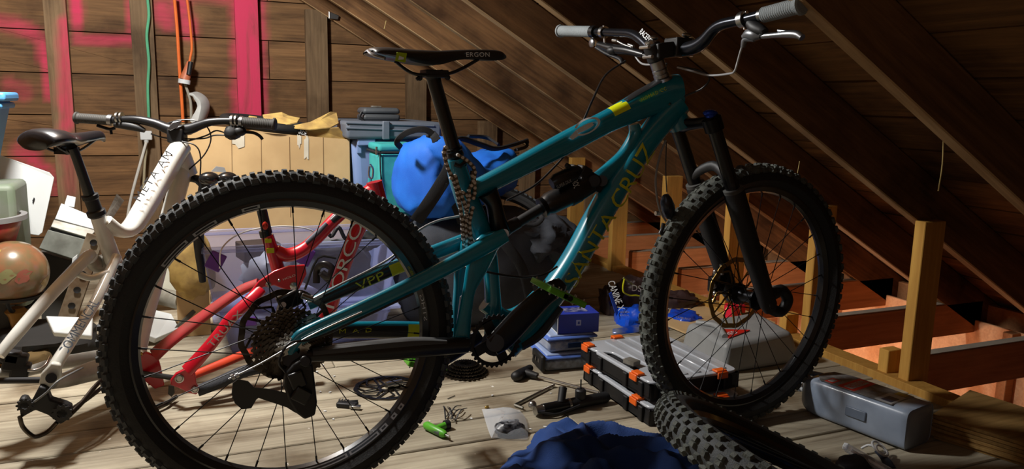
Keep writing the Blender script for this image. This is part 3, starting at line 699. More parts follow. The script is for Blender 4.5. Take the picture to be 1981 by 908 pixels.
# ---- derailleur
dr = empty('rear_derailleur', B(570, 740, -.06), bike)
def P2(l): return l
plate('derailleur_body', [(566, 702), (585, 690), (604, 704), (606, 722), (612, 775), (608, 800), (588, 808), (572, 796), (556, 770), (548, 745), (552, 720)], -.085, .028, BLKM, dr, bevel=.004)
plate('derailleur_cage', [(450, 742), (460, 734), (480, 738), (492, 750), (520, 753), (560, 762), (592, 790), (590, 804), (570, 798), (540, 779), (500, 766), (486, 790), (468, 792), (454, 780), (448, 762)], -.088, .003, BLK, dr)
plate('derailleur_cage', [(458, 744), (480, 740), (495, 755), (560, 768), (590, 796), (560, 790), (500, 770), (480, 786), (462, 778)], -.070, .003, BLK, dr)
for px_, py_, r_ in ((471, 763, .0215), (590, 740, .018)):
    m = MB(); sprocket(m, B(px_, py_, -.079), r_*.62, r_, 12, .004, arms=6); m.cyl(B(px_, py_, -.084), B(px_, py_, -.074), .006, n=12); m.build('pulley', BLK, dr, smooth=0)
m = MB(); m.box(B(583, 765, -.105), (.035, .012, .03), Matrix.Rotation(.6, 3, 'Y')); m.box(B(575, 735, -.10), (.03, .014, .035), Matrix.Rotation(-.3, 3, 'Y')); m.cyl(B(591, 700, -.1), B(591, 700, -.07), .012, n=16); m.build('derailleur_knuckle', BLK, dr, bevel=.003)
m = MB(); m.cyl(B(448, 731, -.09), B(453, 728, -.09), .006, n=12); m.cyl(B(456, 728, -.09), B(462, 725, -.09), .005, n=12); m.build('cable_clamp', STEEL, dr)
hose('gear_cable', [(442, 734, -.09), (500, 706, -.088), (560, 672, -.085), (620, 640, -.082), (700, 604, -.08)], .0017, STEEL, dr, sub=3)
hose('gear_housing', [(552, 720, -.09), (540, 700, -.1), (560, 665, -.09), (610, 655, -.08), (690, 620, -.078), (800, 568, -.078)], .0025, HOSE, dr)
# rear brake calliper on the far stay and its hose
rc = empty('rear_brake', B(570, 590, .05), bike)
m = MB(); m.box(B(560, 580, .05), (.05, .03, .035), Matrix.Rotation(-.4, 3, 'Y')); m.box(B(548, 600, .05), (.025, .03, .04), Matrix.Rotation(.3, 3, 'Y')); m.cyl(B(575, 568, .04), B(588, 575, .04), .009); m.build('brake_calliper', BLK, rc, bevel=.005)
m = MB(); m.cyl(B(584, 572, .02), B(604, 580, .02), .006, n=12); m.cyl(B(606, 580, .03), B(625, 570, .03), .0045, n=12); m.cyl(B(548, 590, .02), B(548, 590, .07), .006); m.build('calliper_bolts', STEEL, rc, kind='stuff')
hose('brake_hose', [(618, 573, .03), (660, 550, .05), (720, 520, .06), (765, 492, .06), (805, 450, .06), (845, 428, .06), (890, 418, .05)], .0028, HOSES, bike)
hose('brake_hose', [(885, 520, .03), (905, 517, .0), (940, 526, -.03), (1000, 536, -.03), (1050, 532, -.04), (1078, 516, -.036)], .0026, HOSE, bike)
hose('gear_housing', [(1210, 118, .16), (1172, 145, .12), (1148, 190, .06), (1128, 235, .03), (1100, 290, .035), (1066, 330, .035), (1030, 362, .03), (980, 388, .028)], .0027, HOSE, bike)
# ---- fork, turned with the front wheel
fk = empty('suspension_fork', B(1310, 245), bike)
sa_, ca_ = math.sin(.113), math.cos(.113); AXN = V((-sa_, ca_, 0)); FWD = V((ca_, sa_, 0))
def leg(sgn):
    o = AXN*(sgn*.068)
    top = V((1.128, YB, .825)) + V((.030, 0, 0)) + o; bot = AX_F + o + FWD*(.0) ; d = (bot-top)
    return top, bot, d
for sgn in (-1, 1):
    top, bot, d = leg(sgn); q = top+d*.36
    MB().tube([top-d*.02, top+d*.40], .0175, n=24).build('stanchion', BLK, fk)
    MB().tube([q, q+d*.02, q+d*.4, q+d*.52, bot+d*.01, bot+d*.05], [.0235, .0265, .0245, .023, .022, .016], n=24).build('fork_lower', BLKM, fk)
    MB().lathe([(.0185, -.012), (.0215, -.010), (.0225, -.004), (.025, -.003), (.025, .006), (.021, .007)], q, -d, n=24).build('dust_seal', pm('grey_seal_rubber', (70, 70, 68), .6), fk)
    MB().lathe([(.0185, -.022), (.024, -.02), (.0245, .012), (.019, .016)], top, -d, n=24).build('crown_clamp', DALU if sgn < 0 else pm('scuffed_alloy', (120, 122, 124), .5, .5, rgb2=(60, 60, 62), scale=60), fk)
tl, _, dl = leg(1); tr_, _, _ = leg(-1)
st0 = V((1.118, YB, .812)); sdir = V((-.466, 0, 1)).normalized()
MB().tube([tl-dl*.005, (tl+st0)/2+V((0, 0, .002)), st0+V((0, 0, .004)), (tr_+st0)/2+V((0, 0, .002)), tr_-dl*.005], [(.013, .02), (.012, .018), (.014, .026), (.012, .018), (.013, .02)], side=V((.9, 0, -.42)), sub=4, n=14).build('fork_crown', DALU, fk)
m = MB(); m.lathe([(.014, 0), (.014, .006), (.011, .012), (.004, .013)], tr_-dl.normalized()*.016, -dl, n=10); m.sphere(tr_-dl.normalized()*.024+V((.002, 0, 0)), (.020, .015, .009)); m.build('damper_dial', BLUEA, fk)
t0, b0, d0 = leg(-1); t1, b1, d1 = leg(1); a0_ = t0+d0*.38; a1_ = t1+d1*.38; back = V((-.04, 0, .0)); 
MB().tube([a0_, a0_-FWD*.02+V((0, 0, .03)), (a0_+a1_)/2-FWD*.012+V((0, 0, .066)), a1_-FWD*.02+V((0, 0, .03)), a1_], [(.013, .009)]*5, side=FWD, sub=5, n=12).build('fork_arch', BLKM, fk)
for sgn in (-1, 1):
    _, b_, dd = leg(sgn); MB().cyl(b_+AXN*(sgn*.02), b_-AXN*(sgn*.03), .013, n=16).build('axle_end', BLK, fk)
_, b_, dd = leg(-1)
m = MB(); c = b_+FWD*.03+V((0, 0, .0)); m.tube([b_+V((0, 0, .012)), c+V((.014, 0, .03)), c+V((.04, 0, -.0)), c+V((.018, 0, -.03)), b_+V((0, 0, -.012))], .015, sub=4); m.build('fork_foot', BLKM, fk)
fc = b1 - FWD*.045 + V((0, 0, .035))
m = MB(); m.box(fc, (.03, .035, .06), Matrix.Rotation(.25, 3, 'Y')); m.box(fc-FWD*.018+V((0, 0, -.01)), (.02, .03, .045)); m.build('front_calliper', BLK, fk, bevel=.006)
m = MB()
for k in range(5): m.sphere(fc+V((-.028+.004*(k % 2), -.02, .03-.02*k)), .007, 10, 8)
m.cyl(fc+V((-.01, -.02, .05)), fc+V((-.004, -.02, .02)), .005); m.build('calliper_bolts', STEEL, fk, kind='stuff')
# ---- headset, stem, handlebar
hs = MB(); s0 = V((1.064, YB, .922)); 
hs.lathe([(.024, 0), (.022, .006), (.017, .008), (.019, .010), (.019, .017), (.0165, .018), (.0165, .020), (.0185, .021), (.0185, .028), (.0165, .029), (.018, .031), (.018, .060)], s0, sdir, n=28); hs.build('headset', ALU, bike)
BC = pln(1311, 92, (1.09, YB, 1.0), FWD); 
stem = empty('stem', s0+sdir*.07, bike)
m = MB(); sc = s0+sdir*.072; m.cyl(sc-sdir*.022, sc+sdir*.022, .021, n=20); m.box((sc+BC)/2, ((BC-sc).length+.01, .046, .036), Matrix.Rotation(-.15, 3, 'Y')); m.box(BC, (.044, .056, .044)); m.build('stem_body', BLKM, stem, bevel=.004)
m = MB()
for y in (-.022, .022):
    for z in (-.018, .018): m.cyl(BC+V((-.02, y, z)), BC+V((.028, y, z)), .004, n=8)
for z in (-.012, .012): m.cyl(sc+sdir*z+V((-.02, -.018, 0)), sc+sdir*z+V((-.02, .02, 0)), .0045, n=8)
m.cyl(sc+sdir*.02, sc+sdir*.03, .014); m.sphere(sc+sdir*.036+V((.006, -.01, 0)), (.012, .008, .005)); m.sphere(BC+V((.01, -.02, .028)), (.014, .006, .006)); m.build('stem_bolts', STEEL, stem, kind='stuff')
hb = empty('handlebar', BC, bike)
def H(x, y, d=0.0): return pln(x, y, BC+FWD*d, FWD)
bar = [H(1088, 60), H(1150, 62), H(1200, 64), H(1222, 66), H(1240, 76), H(1258, 92), H(1275, 99), H(1311, 97), H(1342, 92), H(1362, 80), H(1382, 57), H(1402, 46), H(1440, 38), H(1475, 29), H(1545, 12)]
br = [.011, .011, .0115, .012, .0135, .0155, .0172, .0175, .0172, .0158, .0135, .0125, .0115, .011, .011]
MB().tube(bar, br, n=24, sub=4).build('handlebar_tube', pm('bar_black', (46, 48, 54), .22, .75), hb)
def grip(p0, p1, mat, parent, r=.0155):
    d = (p1-p0); L_ = d.length; m = MB(); prof = [(.0, -.001), (r*1.0, 0), (r*1.22, .003), (r*1.22, .008), (r, .010)]
    k = .016
    while k < L_-.008: prof += [(r, k), (r*.965, k+.0008), (r*.965, k+.0022), (r, k+.003)]; k += .0055
    prof += [(r, L_-.006), (.0, L_-.005)]; m.lathe(prof, p0, d, n=28); return m.build('grip', mat, parent)
grip(H(1083, 60), H(1148, 61.5), GREYR, hb); grip(H(1553, 9), H(1474, 30), GREYR, hb, r=.0165)
MB().cyl(H(1146, 61.5), H(1153, 62), .0175, n=20).build('grip_collar', BLK, hb)
MB().cyl(H(1476, 29), H(1470, 30), .0125, n=20).build('grip_collar', STEEL, hb)
text('handlebar_lettering', 'RACEFACE', H(1236, 64, -.016), H(1262, 90, -.018), .014, WHT, hb, nrm=V((-.6, -.8, .2)).normalized(), up=V((.3, 0, 1)))
# far brake lever and shifter
lv = empty('brake_lever', H(1190, 85), bike)
m = MB(); m.lathe([(.0125, -.006), (.0165, -.006), (.0165, .006), (.0125, .006)], H(1168, 62.5), H(1175, 63)-H(1160, 62), n=20, closed=True); m.cyl(H(1168, 50), H(1170, 84), .0035); m.build('lever_clamp', STEEL, lv)
m = MB(); m.tube([H(1160, 86), H(1185, 94), H(1215, 98), H(1246, 106)], [(.009, .012), (.013, .014), (.012, .013), (.008, .008)], sub=3, n=12, side=FWD); m.build('lever_body', BLK, lv)
m = MB(); m.tube([H(1240, 105), H(1262, 112)], .007); m.build('hose_boot', BLK, lv)
m = MB(); m.tube([H(1195, 80), H(1206, 86), H(1222, 92)], .0035, sub=3); m.cyl(H(1186, 78), H(1194, 79), .005); m.cyl(H(1216, 86), H(1226, 90), .004); m.build('lever_blade', STEEL, lv)
m = MB(); m.sphere(H(1145, 83), (.006, .015, .013)); m.build('bar_bell', ALU, lv)
m = MB(); m.tube([H(1155, 92), H(1175, 104), H(1200, 114), H(1205, 122)], [(.005, .008)]*4, sub=3, side=FWD); m.sphere(H(1188, 98), (.02, .022, .013)); m.build('gear_shifter', BLKM, lv)
# near brake lever
lv2 = empty('brake_lever', H(1450, 70), bike)
m = MB(); m.lathe([(.0125, -.007), (.0175, -.007), (.0175, .007), (.0125, .007)], H(1438, 38), H(1445, 36)-H(1430, 40), n=20, closed=True); m.cyl(H(1437, 24), H(1441, 57), .0035); m.cyl(H(1432, 26), H(1445, 24), .004); m.build('lever_clamp', STEEL, lv2)
m = MB(); m.tube([H(1450, 44), H(1462, 54), H(1478, 62), H(1470, 70)], [.010, .014, .010, .006], sub=3); m.build('lever_body', BLKM, lv2)
m = MB(); m.tube([H(1440, 72), H(1450, 66), H(1462, 68), H(1472, 70)], [(.007, .009), (.013, .012), (.013, .012), (.006, .006)], sub=3, side=FWD); m.tube([H(1437, 92), H(1442, 76), H(1460, 76)], [.005, .007, .006], sub=3); m.build('lever_reservoir', pm('lever_grey', (110, 112, 116), .35, .6), lv2)
m = MB(); m.tube([H(1475, 70), H(1500, 68), H(1525, 66), H(1542, 67), H(1552, 73)], [(.006, .006), (.006, .007), (.008, .009), (.008, .008), (.007, .007)], sub=4, side=FWD, n=12); m.tube([H(1505, 59), H(1540, 62)], .0025); m.build('lever_blade', ALU, lv2)
hose('brake_hose', [H(1436, 90), H(1432, 102), H(1427, 120), H(1421, 138), H(1409, 143, .02), H(1372, 146, .03), H(1340, 138, .0), H(1310, 130, -.02)], .0025, HOSES, bike)
hose('brake_hose', [H(1310, 129, -.02), H(1350, 136, .02), H(1372, 150, .04), H(1360, 170, .03), H(1330, 184, .02), H(1304, 196, .0), B(1295, 202, -.03)], .0025, HOSE, bike)
hose('brake_hose', [H(1264, 113), H(1285, 128), H(1290, 122)], .0025, HOSE, bike)
hose('brake_hose', [H(1222, 98), H(1240, 122), H(1262, 125, -.02), H(1280, 122)], .0025, HOSES, bike)
# unclamped lever dangling at the fork
dl_ = empty('dangling_brake_lever', B(1292, 405, -.0), bike)
MB().sphere(B(1292, 400, -.02), (.018, .016, .034), R=Matrix.Rotation(-.35, 3, 'Y'), amp=.15, ns=2).build('lever_reservoir', pm('lever_bluegrey', (52, 56, 66), .3, .4), dl_)
MB().tube([B(1284, 432, -.02), B(1281, 443, -.02), B(1277, 452, -.02)], .005, sub=3).build('lever_blade', BLK, dl_)
MB().cyl(B(1268, 413, -.02), B(1276, 413, -.02), .0055, n=10).build('hose_bolt', STEEL, dl_)
hose('brake_hose', [(1288, 272, -.01), (1277, 300, -.02), (1269, 340, -.03), (1270, 375, -.03), (1277, 408, -.03), (1288, 428, -.03)], .0027, HOSES, dl_)
hose('brake_cable', [(1289, 275, -.0), (1288, 330, -.01), (1290, 372, -.02)], .0014, HOSE, dl_)
# ---- chain hung over the seat clamp
ch = []
def chainpts(l, off): return [B(x, y, off) for x, y in l]
m = MB(); m2 = MB()
strands = [([(862, 285), (858, 292), (866, 325), (877, 348), (886, 380), (893, 420), (895, 450), (899, 480), (903, 498)], -.032),
           ([(872, 345), (880, 340), (886, 362), (900, 400), (905, 430), (908, 460), (910, 488), (904, 506)], -.034),
           ([(886, 300), (905, 312), (918, 328), (917, 345), (918, 372), (913, 386), (906, 372), (915, 350), (912, 335), (920, 325)], -.036),
           ([(914, 402), (908, 430), (910, 455), (913, 480), (915, 505)], -.037), ([(895, 372), (906, 384), (903, 410), (900, 440), (902, 470), (897, 500)], -.034)]
for pts, off in strands:
    q = [V(a) for a in cr([tuple(p) for p in chainpts(pts, off)], 24)]; acc = 0; last = q[0]; links = [q[0]]
    for p in q[1:]:
        if (p-links[-1]).length >= .0108: links.append(p)
    for i, (a, b) in enumerate(zip(links, links[1:])):
        s_ = (b-a).normalized().cross(YV).normalized()
        w_ = .0032 if i % 2 else .0022
        for sg in (-1, 1): m2.bar(a+YV*(sg*w_), b+YV*(sg*w_), .0072, .0011)
        m.cyl(a-YV*.0042, a+YV*.0042, .0036, n=8)
o = m.build('bicycle_chain', [pm('chain_pins', (225, 225, 222), .25, .5)], None, kind=None)
tag(o, 'loose steel chain hung in loops over the seat clamp of the teal bicycle', 'chain')
c2 = m2.build('chain_plates', pm('chain_plate_steel', (120, 118, 112), .3, 1), o); c2['label'] = 'dark outer plates'
# ------------------------------------------------------------------ materials for the clutter
CARD = pm('cardboard', (204, 172, 124), .85, rgb2=(186, 154, 108), scale=5)
CARDD = pm('cardboard_torn', (196, 164, 92), .9, rgb2=(160, 130, 76), scale=20)
TOTE = pm('blue_grey_tote', (128, 150, 196), .45, rgb2=(112, 134, 178), scale=4)
LIDG = pm('grey_lid', (96, 104, 116), .5)
COOL = pm('teal_cloth', (56, 168, 166), .85, rgb2=(44, 150, 150), bump=.2, bscale=600)
DUF = pm('blue_nylon', (24, 116, 224), .7, rgb2=(14, 92, 196), scale=6, bump=.25, bscale=500)
WEB = pm('black_webbing', (24, 25, 28), .8, bump=.4, bscale=700)
DGREY = pm('charcoal_cloth', (58, 62, 70), .8, rgb2=(44, 48, 56), scale=9, bump=.3, bscale=400)
WPNT = pm('white_frame_paint', (226, 226, 220), .3, coat=.5, rgb2=(206, 206, 196), scale=8)
WPNT_SHADE = pm('shaded_white_paint', (188, 188, 182), .4, rgb2=(160, 158, 150), scale=12)  # white frame paint with the chain stays' shade put into the colour
RED = pm('red_paint', (196, 16, 40), .28, coat=.6, rgb2=(176, 12, 34))
ORED = pm('orange_red_paint', (214, 70, 40), .4)
GALV = pm('galvanised_steel', (150, 148, 140), .5, .5, rgb2=(106, 102, 92), scale=14)
WPANEL = pm('white_panel', (208, 212, 212), .5, rgb2=(196, 200, 198), scale=3)
def clearmat(name, rgb, fac=.35, rough=.15):
    m = bpy.data.materials.new(name); m.use_nodes = True; nt = m.node_tree; N = nt.nodes; L = nt.links
    b = N['Principled BSDF']; b.inputs['Base Color'].default_value = lin(rgb); b.inputs['Roughness'].default_value = rough
    t = N.new('ShaderNodeBsdfTransparent'); mx = N.new('ShaderNodeMixShader'); t.inputs[0].default_value = (.93, .94, 1, 1)
    fr = N.new('ShaderNodeLayerWeight'); fr.inputs[0].default_value = .35; ad = N.new('ShaderNodeMath'); ad.operation = 'MULTIPLY_ADD'; ad.inputs[1].default_value = .5; ad.inputs[2].default_value = fac; ad.use_clamp = True
    L.new(fr.outputs['Facing'], ad.inputs[0]); L.new(ad.outputs[0], mx.inputs[0]); L.new(t.outputs[0], mx.inputs[1]); L.new(b.outputs[0], mx.inputs[2])
    L.new(mx.outputs[0], N['Material Output'].inputs[0]); MAT[name] = m; return m
CLEARB = clearmat('clear_lavender_plastic', (176, 188, 232), .22)
CLEARW = clearmat('clear_plastic', (215, 222, 232), .30)
FILM = clearmat('plastic_film', (225, 232, 240), .16, .3)
def at2(x, y, Y): return at(x, y, Y)
# ------------------------------------------------------------------ cardboard carton with torn flaps
CB = 3.18
cA, cB_ = at(352, 250, CB), at(676, 300, CB); bz = at(500, 262, CB).z; bx0, bx1 = cA.x, cB_.x-.0
box = empty('cardboard_box', ((bx0+bx1)/2, CB+.2, 0)); tag(box, 'big tan cardboard box with torn flaps, standing in front of the plank wall', 'box')
zl, zr = at(355, 245, CB).z, at(672, 270, CB).z
def panel(name, P, th, mat, parent, n=None, **k):
    P = [V(p) for p in P]; n = (P[1]-P[0]).cross(P[2]-P[0]).normalized(); return MB().prism(P, n*th).build(name, mat, parent, smooth=0, **k)
panel('front_panel', [(bx0, CB, 0), (bx1, CB, 0), (bx1, CB, zr), (bx0, CB, zl)], .005, CARD, box)
panel('side_panel', [(bx1, CB, 0), (bx1, CB+.34, 0), (bx1, CB+.34, zr), (bx1, CB, zr)], .005, CARD, box)
panel('side_panel', [(bx0, CB, 0), (bx0, CB+.34, 0), (bx0, CB+.34, zl), (bx0, CB, zl)], .005, CARD, box)
panel('back_panel', [(bx0, CB+.34, 0), (bx1, CB+.34, 0), (bx1, CB+.34, zr), (bx0, CB+.34, zl)], .005, CARD, box)
def rag(pts, Y, tilt, mat, parent, name='torn_flap', th=.004):
    P = [at(x, y, Y + d) for x, y, d in pts]; m = MB(); o = len(P); c = sum(P, V())/o
    m.add(P+[c+V((0, 0, .008))]+[p-V((0, 0, th)) for p in P], [(i, (i+1) % o, o) for i in range(o)]+[(i, (i+1) % o, (i+1) % o+o+1, i+o+1) for i in range(o)]+[tuple(range(o+1, 2*o+1))])
    return m.build(name, mat, parent, smooth=0)
rag([(515, 240, 0), (508, 222, .06), (545, 217, .09), (560, 224, .09), (580, 228, .08), (575, 236, .02), (550, 242, .0)], CB, 0, CARDD, box)
rag([(552, 246, 0), (600, 236, .05), (640, 216, .12), (651, 218, .14), (655, 238, .06), (640, 246, .02), (600, 250, 0)], CB, 0, CARDD, box)
rag([(476, 234, .02), (482, 224, .04), (497, 226, .05), (495, 240, .02)], CB, 0, CARDD, box)
rag([(590, 250, .02), (655, 246, .02), (672, 268, .04), (600, 266, .02)], CB, 0, CARDD, box)
def tapepatch(x, y, wpx, hpx, Y, parent, seed=0, name='packing_tape'):
    r_ = random.Random(seed); m = MB(); P = []
    for k in range(5): P.append(at(x+wpx*k/4, y+r_.uniform(-4, 4), Y-.004))
    for k in range(5): P.append(at(x+wpx*(1-k/4), y+hpx+r_.uniform(-6, 6), Y-.004))
    m.prism(P, (0, .001, 0)); return m.build(name, FILMS, parent, smooth=0)
FILMS = pm('shiny_tape', (214, 206, 186), .15, coat=.8)
tapepatch(449, 262, 24, 22, CB, box, 1); tapepatch(588, 266, 9, 40, CB, box, 2); tapepatch(575, 262, 8, 22, CB, box, 3)
for k, xx in enumerate((448, 505, 560, 625)):
    a, b = at(xx, 265, CB-.0035), at(xx+2, 420, CB-.0035); MB().bar(a, b, .0012, .001).build('box_crease', pm('crease_brown', (120, 92, 58), .9), box, smooth=0)
# bicycle tyre lying on top of the carton
tyc = at(520, 262, CB+.17); tyc.z = at(520, 250, CB+.05).z+.016
m = MB(); m.lathe([(.17+.022*math.cos(2*math.pi*k/12), .020*math.sin(2*math.pi*k/12)) for k in range(12)], tyc, V((.12, -.05, 1)), n=64, closed=True)
o = m.build('spare_tyre', SIDEW); tag(o, 'spare black tyre with white sidewall lettering resting on the torn cardboard box', 'tyre')
text('tyre_lettering', 'ARDE', at(573, 257, CB+.01), at(592, 263, CB+.01), .016, WHT, o, nrm=V((0, -1, .2)).normalized(), up=V((0, 0, 1)))
# ------------------------------------------------------------------ grey-blue tote and black case on it
TY = 3.15
x0, x1 = at(677, 300, TY).x, at(846, 300, TY).x; zt = at(740, 268, TY).z
t_ = empty('storage_tote', ((x0+x1)/2, TY+.2, 0)); tag(t_, 'tall translucent blue storage tote with a dark grey lid, right of the cardboard box', 'storage box')
m = MB(); m.hexa([(x0+.05, TY+.04, 0), (x1-.05, TY+.04, 0), (x1-.05, TY+.40, 0), (x0+.05, TY+.40, 0), (x0+.01, TY, zt), (x1-.02, TY, zt), (x1-.02, TY+.44, zt), (x0+.01, TY+.44, zt)]); m.build('tote_body', TOTE, t_, bevel=.03, seg=4)
for xx in (694, 724): 
    p = at(xx, 285, TY); MB().box((p.x, TY-.003, p.z), (.02, .014, .05)).build('tote_rib', TOTE, t_, smooth=0, bevel=.003)
zl1 = at(740, 240, TY).z
m = MB(); m.box(((x0+x1)/2-.003, TY+.22, (zt+zl1)/2+.004), (x1-x0+.03, .50, zl1-zt+.012)); m.build('tote_lid', LIDG, t_, bevel=.014, seg=3)
m = MB(); p = at(745, 252, TY-.02); m.box((p.x, TY-.035, p.z), (.03, .018, .075)); m.build('lid_latch', LIDG, t_, bevel=.004)
m = MB(); p = at(714, 262, TY-.02); m.box((p.x-.01, TY-.012, p.z-.028), (.075, .014, .03)); m.build('tote_handle', TOTE, t_, bevel=.005)
for d in range(2):
    MB().cyl(at(670, 238+d*10, TY-.031), at(840, 244+d*10, TY-.031), .004).build('lid_ridge', LIDG, t_)
k_ = empty('equipment_case', at(740, 232, TY+.1)); tag(k_, 'small black hard case sitting on the lid of the blue-grey tote', 'case')
a = at(701, 236, TY+.12); b = at(773, 236, TY+.12); cz = zl1+.010; hh = at(737, 208, TY+.12).z-cz
m = MB(); m.box(((a.x+b.x)/2, TY+.17, cz+hh*.25), (b.x-a.x, .14, hh*.5)); m.build('case_base', pm('case_grey', (62, 66, 70), .55), k_, bevel=.012, seg=3)
m = MB(); m.box(((a.x+b.x)/2, TY+.17, cz+hh*.75), ((b.x-a.x)*.96, .135, hh*.46), taper=1.06); m.build('case_lid', pm('case_grey2', (72, 76, 80), .55), k_, bevel=.014, seg=3)
m = MB(); m.tube([at(702, 232, TY+.10), at(696, 226, TY+.10), at(700, 216, TY+.10)], .006, sub=3); m.build('case_handle', BLKM, k_)
MB().box(((a.x+b.x)/2-.01, TY+.17, cz+hh+.003), (.04, .03, .006)).build('case_badge', GALV, k_, bevel=.001)
# ------------------------------------------------------------------ teal cooler bag
KY = 2.93
a, b = at(734, 288, KY), at(812, 280, KY); zb = at(720, 375, KY).z; zt = at(740, 281, KY).z
t_ = empty('cooler_bag', ((a.x+b.x)/2, KY+.1, 0)); tag(t_, 'teal fabric cooler bag with a zipped lid, between the blue tote and the blue duffel', 'bag')
zb = .41
m = MB(); m.box(((a.x+b.x)/2, KY+.10, (zb+zt-.03)/2), (b.x-a.x, .20, zt-.03-zb)); m.build('bag_body', COOL, t_, bevel=.018, seg=3)
m = MB(); m.box(((a.x+b.x)/2, KY+.10, zt-.012), (b.x-a.x+.005, .205, .030)); m.build('bag_lid', COOL, t_, bevel=.012, seg=3)
MB().tube([(a.x-.004, KY+.20, zt-.029), (a.x-.004, KY-.004, zt-.029), (b.x, KY-.004, zt-.029)], .0045).build('zip', WEB, t_)
MB().tube([at(735, 292, KY-.004), at(736, 330, KY-.004), at(740, 372, KY-.004)], .003).build('piping', WEB, t_)
m = MB(); m.cyl(at(729, 284, KY+.02), at(729, 300, KY+.02), .005); m.tube([at(716, 318, KY-.02), at(722, 328, KY-.02), at(720, 345, KY-.02), at(714, 340, KY-.02), at(715, 322, KY-.02)], .004, sub=3); m.build('metal_clip', STEEL, t_, kind='stuff')
m = MB(); m.tube([at(716, 345, KY-.01), at(715, 372, KY-.01)], [(.008, .003)]*2, side=V((0, 1, 0))); m.build('strap', COOL, t_)
# supporting crate under the cooler and the duffel: dark grey holdall
gb = empty('holdall', (1.1, 2.95, 0)); tag(gb, 'large charcoal grey holdall lying on the floor beneath the blue duffel bag', 'bag')
pA = at(745, 440, 2.7); pB = at(1045, 470, 2.7)
m = MB(); m.sphere((1.08, 2.87, .20), (.36, .20, .235), 40, 24, R=rotz(.12), sq=.62, amp=.10, ns=1.8, seed=4); ho = m.build('bag_body', DGREY, gb, smooth=80)
m = MB(); m.sphere((1.30, 2.82, .32), (.14, .16, .10), 32, 18, R=rotz(.2), sq=.8, amp=.3, ns=2.6, seed=9); m.build('bag_flap', DGREY, gb, smooth=80)
MB().tube([at(940, 432, 2.60), at(975, 470, 2.57), at(1010, 520, 2.57), at(1030, 600, 2.60)], [(.02, .004)]*4, side=YV, sub=4).build('strap', WEB, gb)
MB().tube([at(995, 425, 2.62), at(1030, 436, 2.6), at(1048, 424, 2.62), at(1040, 410, 2.66)], [(.009, .012)]*4, sub=4, side=YV).build('carry_handle', WEB, gb)
MB().tube([at(590, 560, 2.62), at(615, 500, 2.60), at(650, 500, 2.60)], .004, sub=3).build('cord', WEB, gb)
# ------------------------------------------------------------------ blue duffel
df = empty('duffel_bag', (1.0, 2.9, .42)); tag(df, 'bright blue duffel bag with black webbing straps, lying on the charcoal holdall', 'bag')
A = at(838, 345, 2.78); Bp = at(985, 330, 3.10); ax = (Bp-A); L_ = ax.length; ex = ax.normalized(); ey = V((0, 0, 1)).cross(ex).normalized(); ez = ex.cross(ey)
secs = [(-.115, .05, .07, -.02), (-.105, .10, .12, -.01), (-.06, .15, .150, .0), (0.02, .165, .156, .0), (.12, .16, .125, -.015), (.22, .16, .105, -.015), (.33, .155, .10, -.0), (.42, .13, .09, .02), (.46, .06, .06, .03)]
m = MB(); nn = 36; P_ = []
S2 = cr(secs, 5)
for i, (t, w_, h, dz) in enumerate(S2):
    c = A+ex*t+V((0, 0, dz))
    for k in range(nn):
        a = 2*math.pi*k/nn; u = math.copysign(abs(math.cos(a))**.72, math.cos(a)); v_ = math.copysign(abs(math.sin(a))**.72, math.sin(a))
        p = c+ey*(u*w_)+ez*(v_*h); f = noise.noise(p*6)*.026+(abs(noise.noise(p*11)))*-.030+noise.noise(p*24)*.006; sag = -.035*max(0, v_)*math.exp(-((t-.2)/.1)**2)
        P_.append(p+ey*(u*f)+ez*(v_*f+sag))
K = len(S2); m.add(P_, [(i*nn+k, i*nn+(k+1) % nn, (i+1)*nn+(k+1) % nn, (i+1)*nn+k) for i in range(K-1) for k in range(nn)]+[tuple(range(nn))[::-1], tuple((K-1)*nn+k for k in range(nn))])
m.build('bag_body', DUF, df, smooth=80)
def ribbon(name, pts, wd, mat, parent, side, th=.0025, sub=5):
    return MB().tube(pts, [(wd/2, th)]*len(pts), n=8, side=side, sub=sub, sq=.5).build(name, mat, parent)
fy = A.y-.185
ribbon('strap', [at(875, 300, fy+.03), at(868, 330, fy), at(850, 362, fy-.005), at(825, 400, fy+.0), at(805, 428, fy+.03)], .05, WEB, df, YV)
ribbon('strap', [at(884, 295, fy+.10), at(882, 330, fy+.07), at(890, 380, fy+.07), at(905, 425, fy+.09)], .085, WEB, df, YV)
ribbon('strap', [at(978, 300, 2.92), at(980, 320, 2.90), at(975, 345, 2.90)], .03, WEB, df, YV)
ribbon('carry_handle', [at(775, 285, fy+.1), at(768, 274, fy+.06), at(785, 258, fy+.04), at(815, 250, fy+.03), at(835, 258, fy+.03), at(842, 275, fy+.03)], .022, WEB, df, YV, th=.004)
ribbon('carry_handle', [at(828, 258, fy+.05), at(838, 262, fy+.03), at(846, 272, fy+.02)], .03, WEB, df, YV, th=.006)
ribbon('zip_flap', [at(860, 282, 2.72), at(890, 268, 2.80), at(930, 280, 2.84), at(960, 288, 2.88), at(1000, 278, 2.95), at(1018, 272, 3.0)], .026, WEB, df, V((0, .6, .8)), th=.006)
ribbon('zip_flap', [at(905, 264, 2.95), at(940, 266, 3.0), at(965, 280, 2.95)], .02, WEB, df, V((0, .6, .8)), th=.005)
ribbon('zip_flap', [at(998, 290, 2.92), at(1018, 284, 2.98), at(1019, 270, 3.0)], .018, WEB, df, V((0, .6, .8)), th=.006)
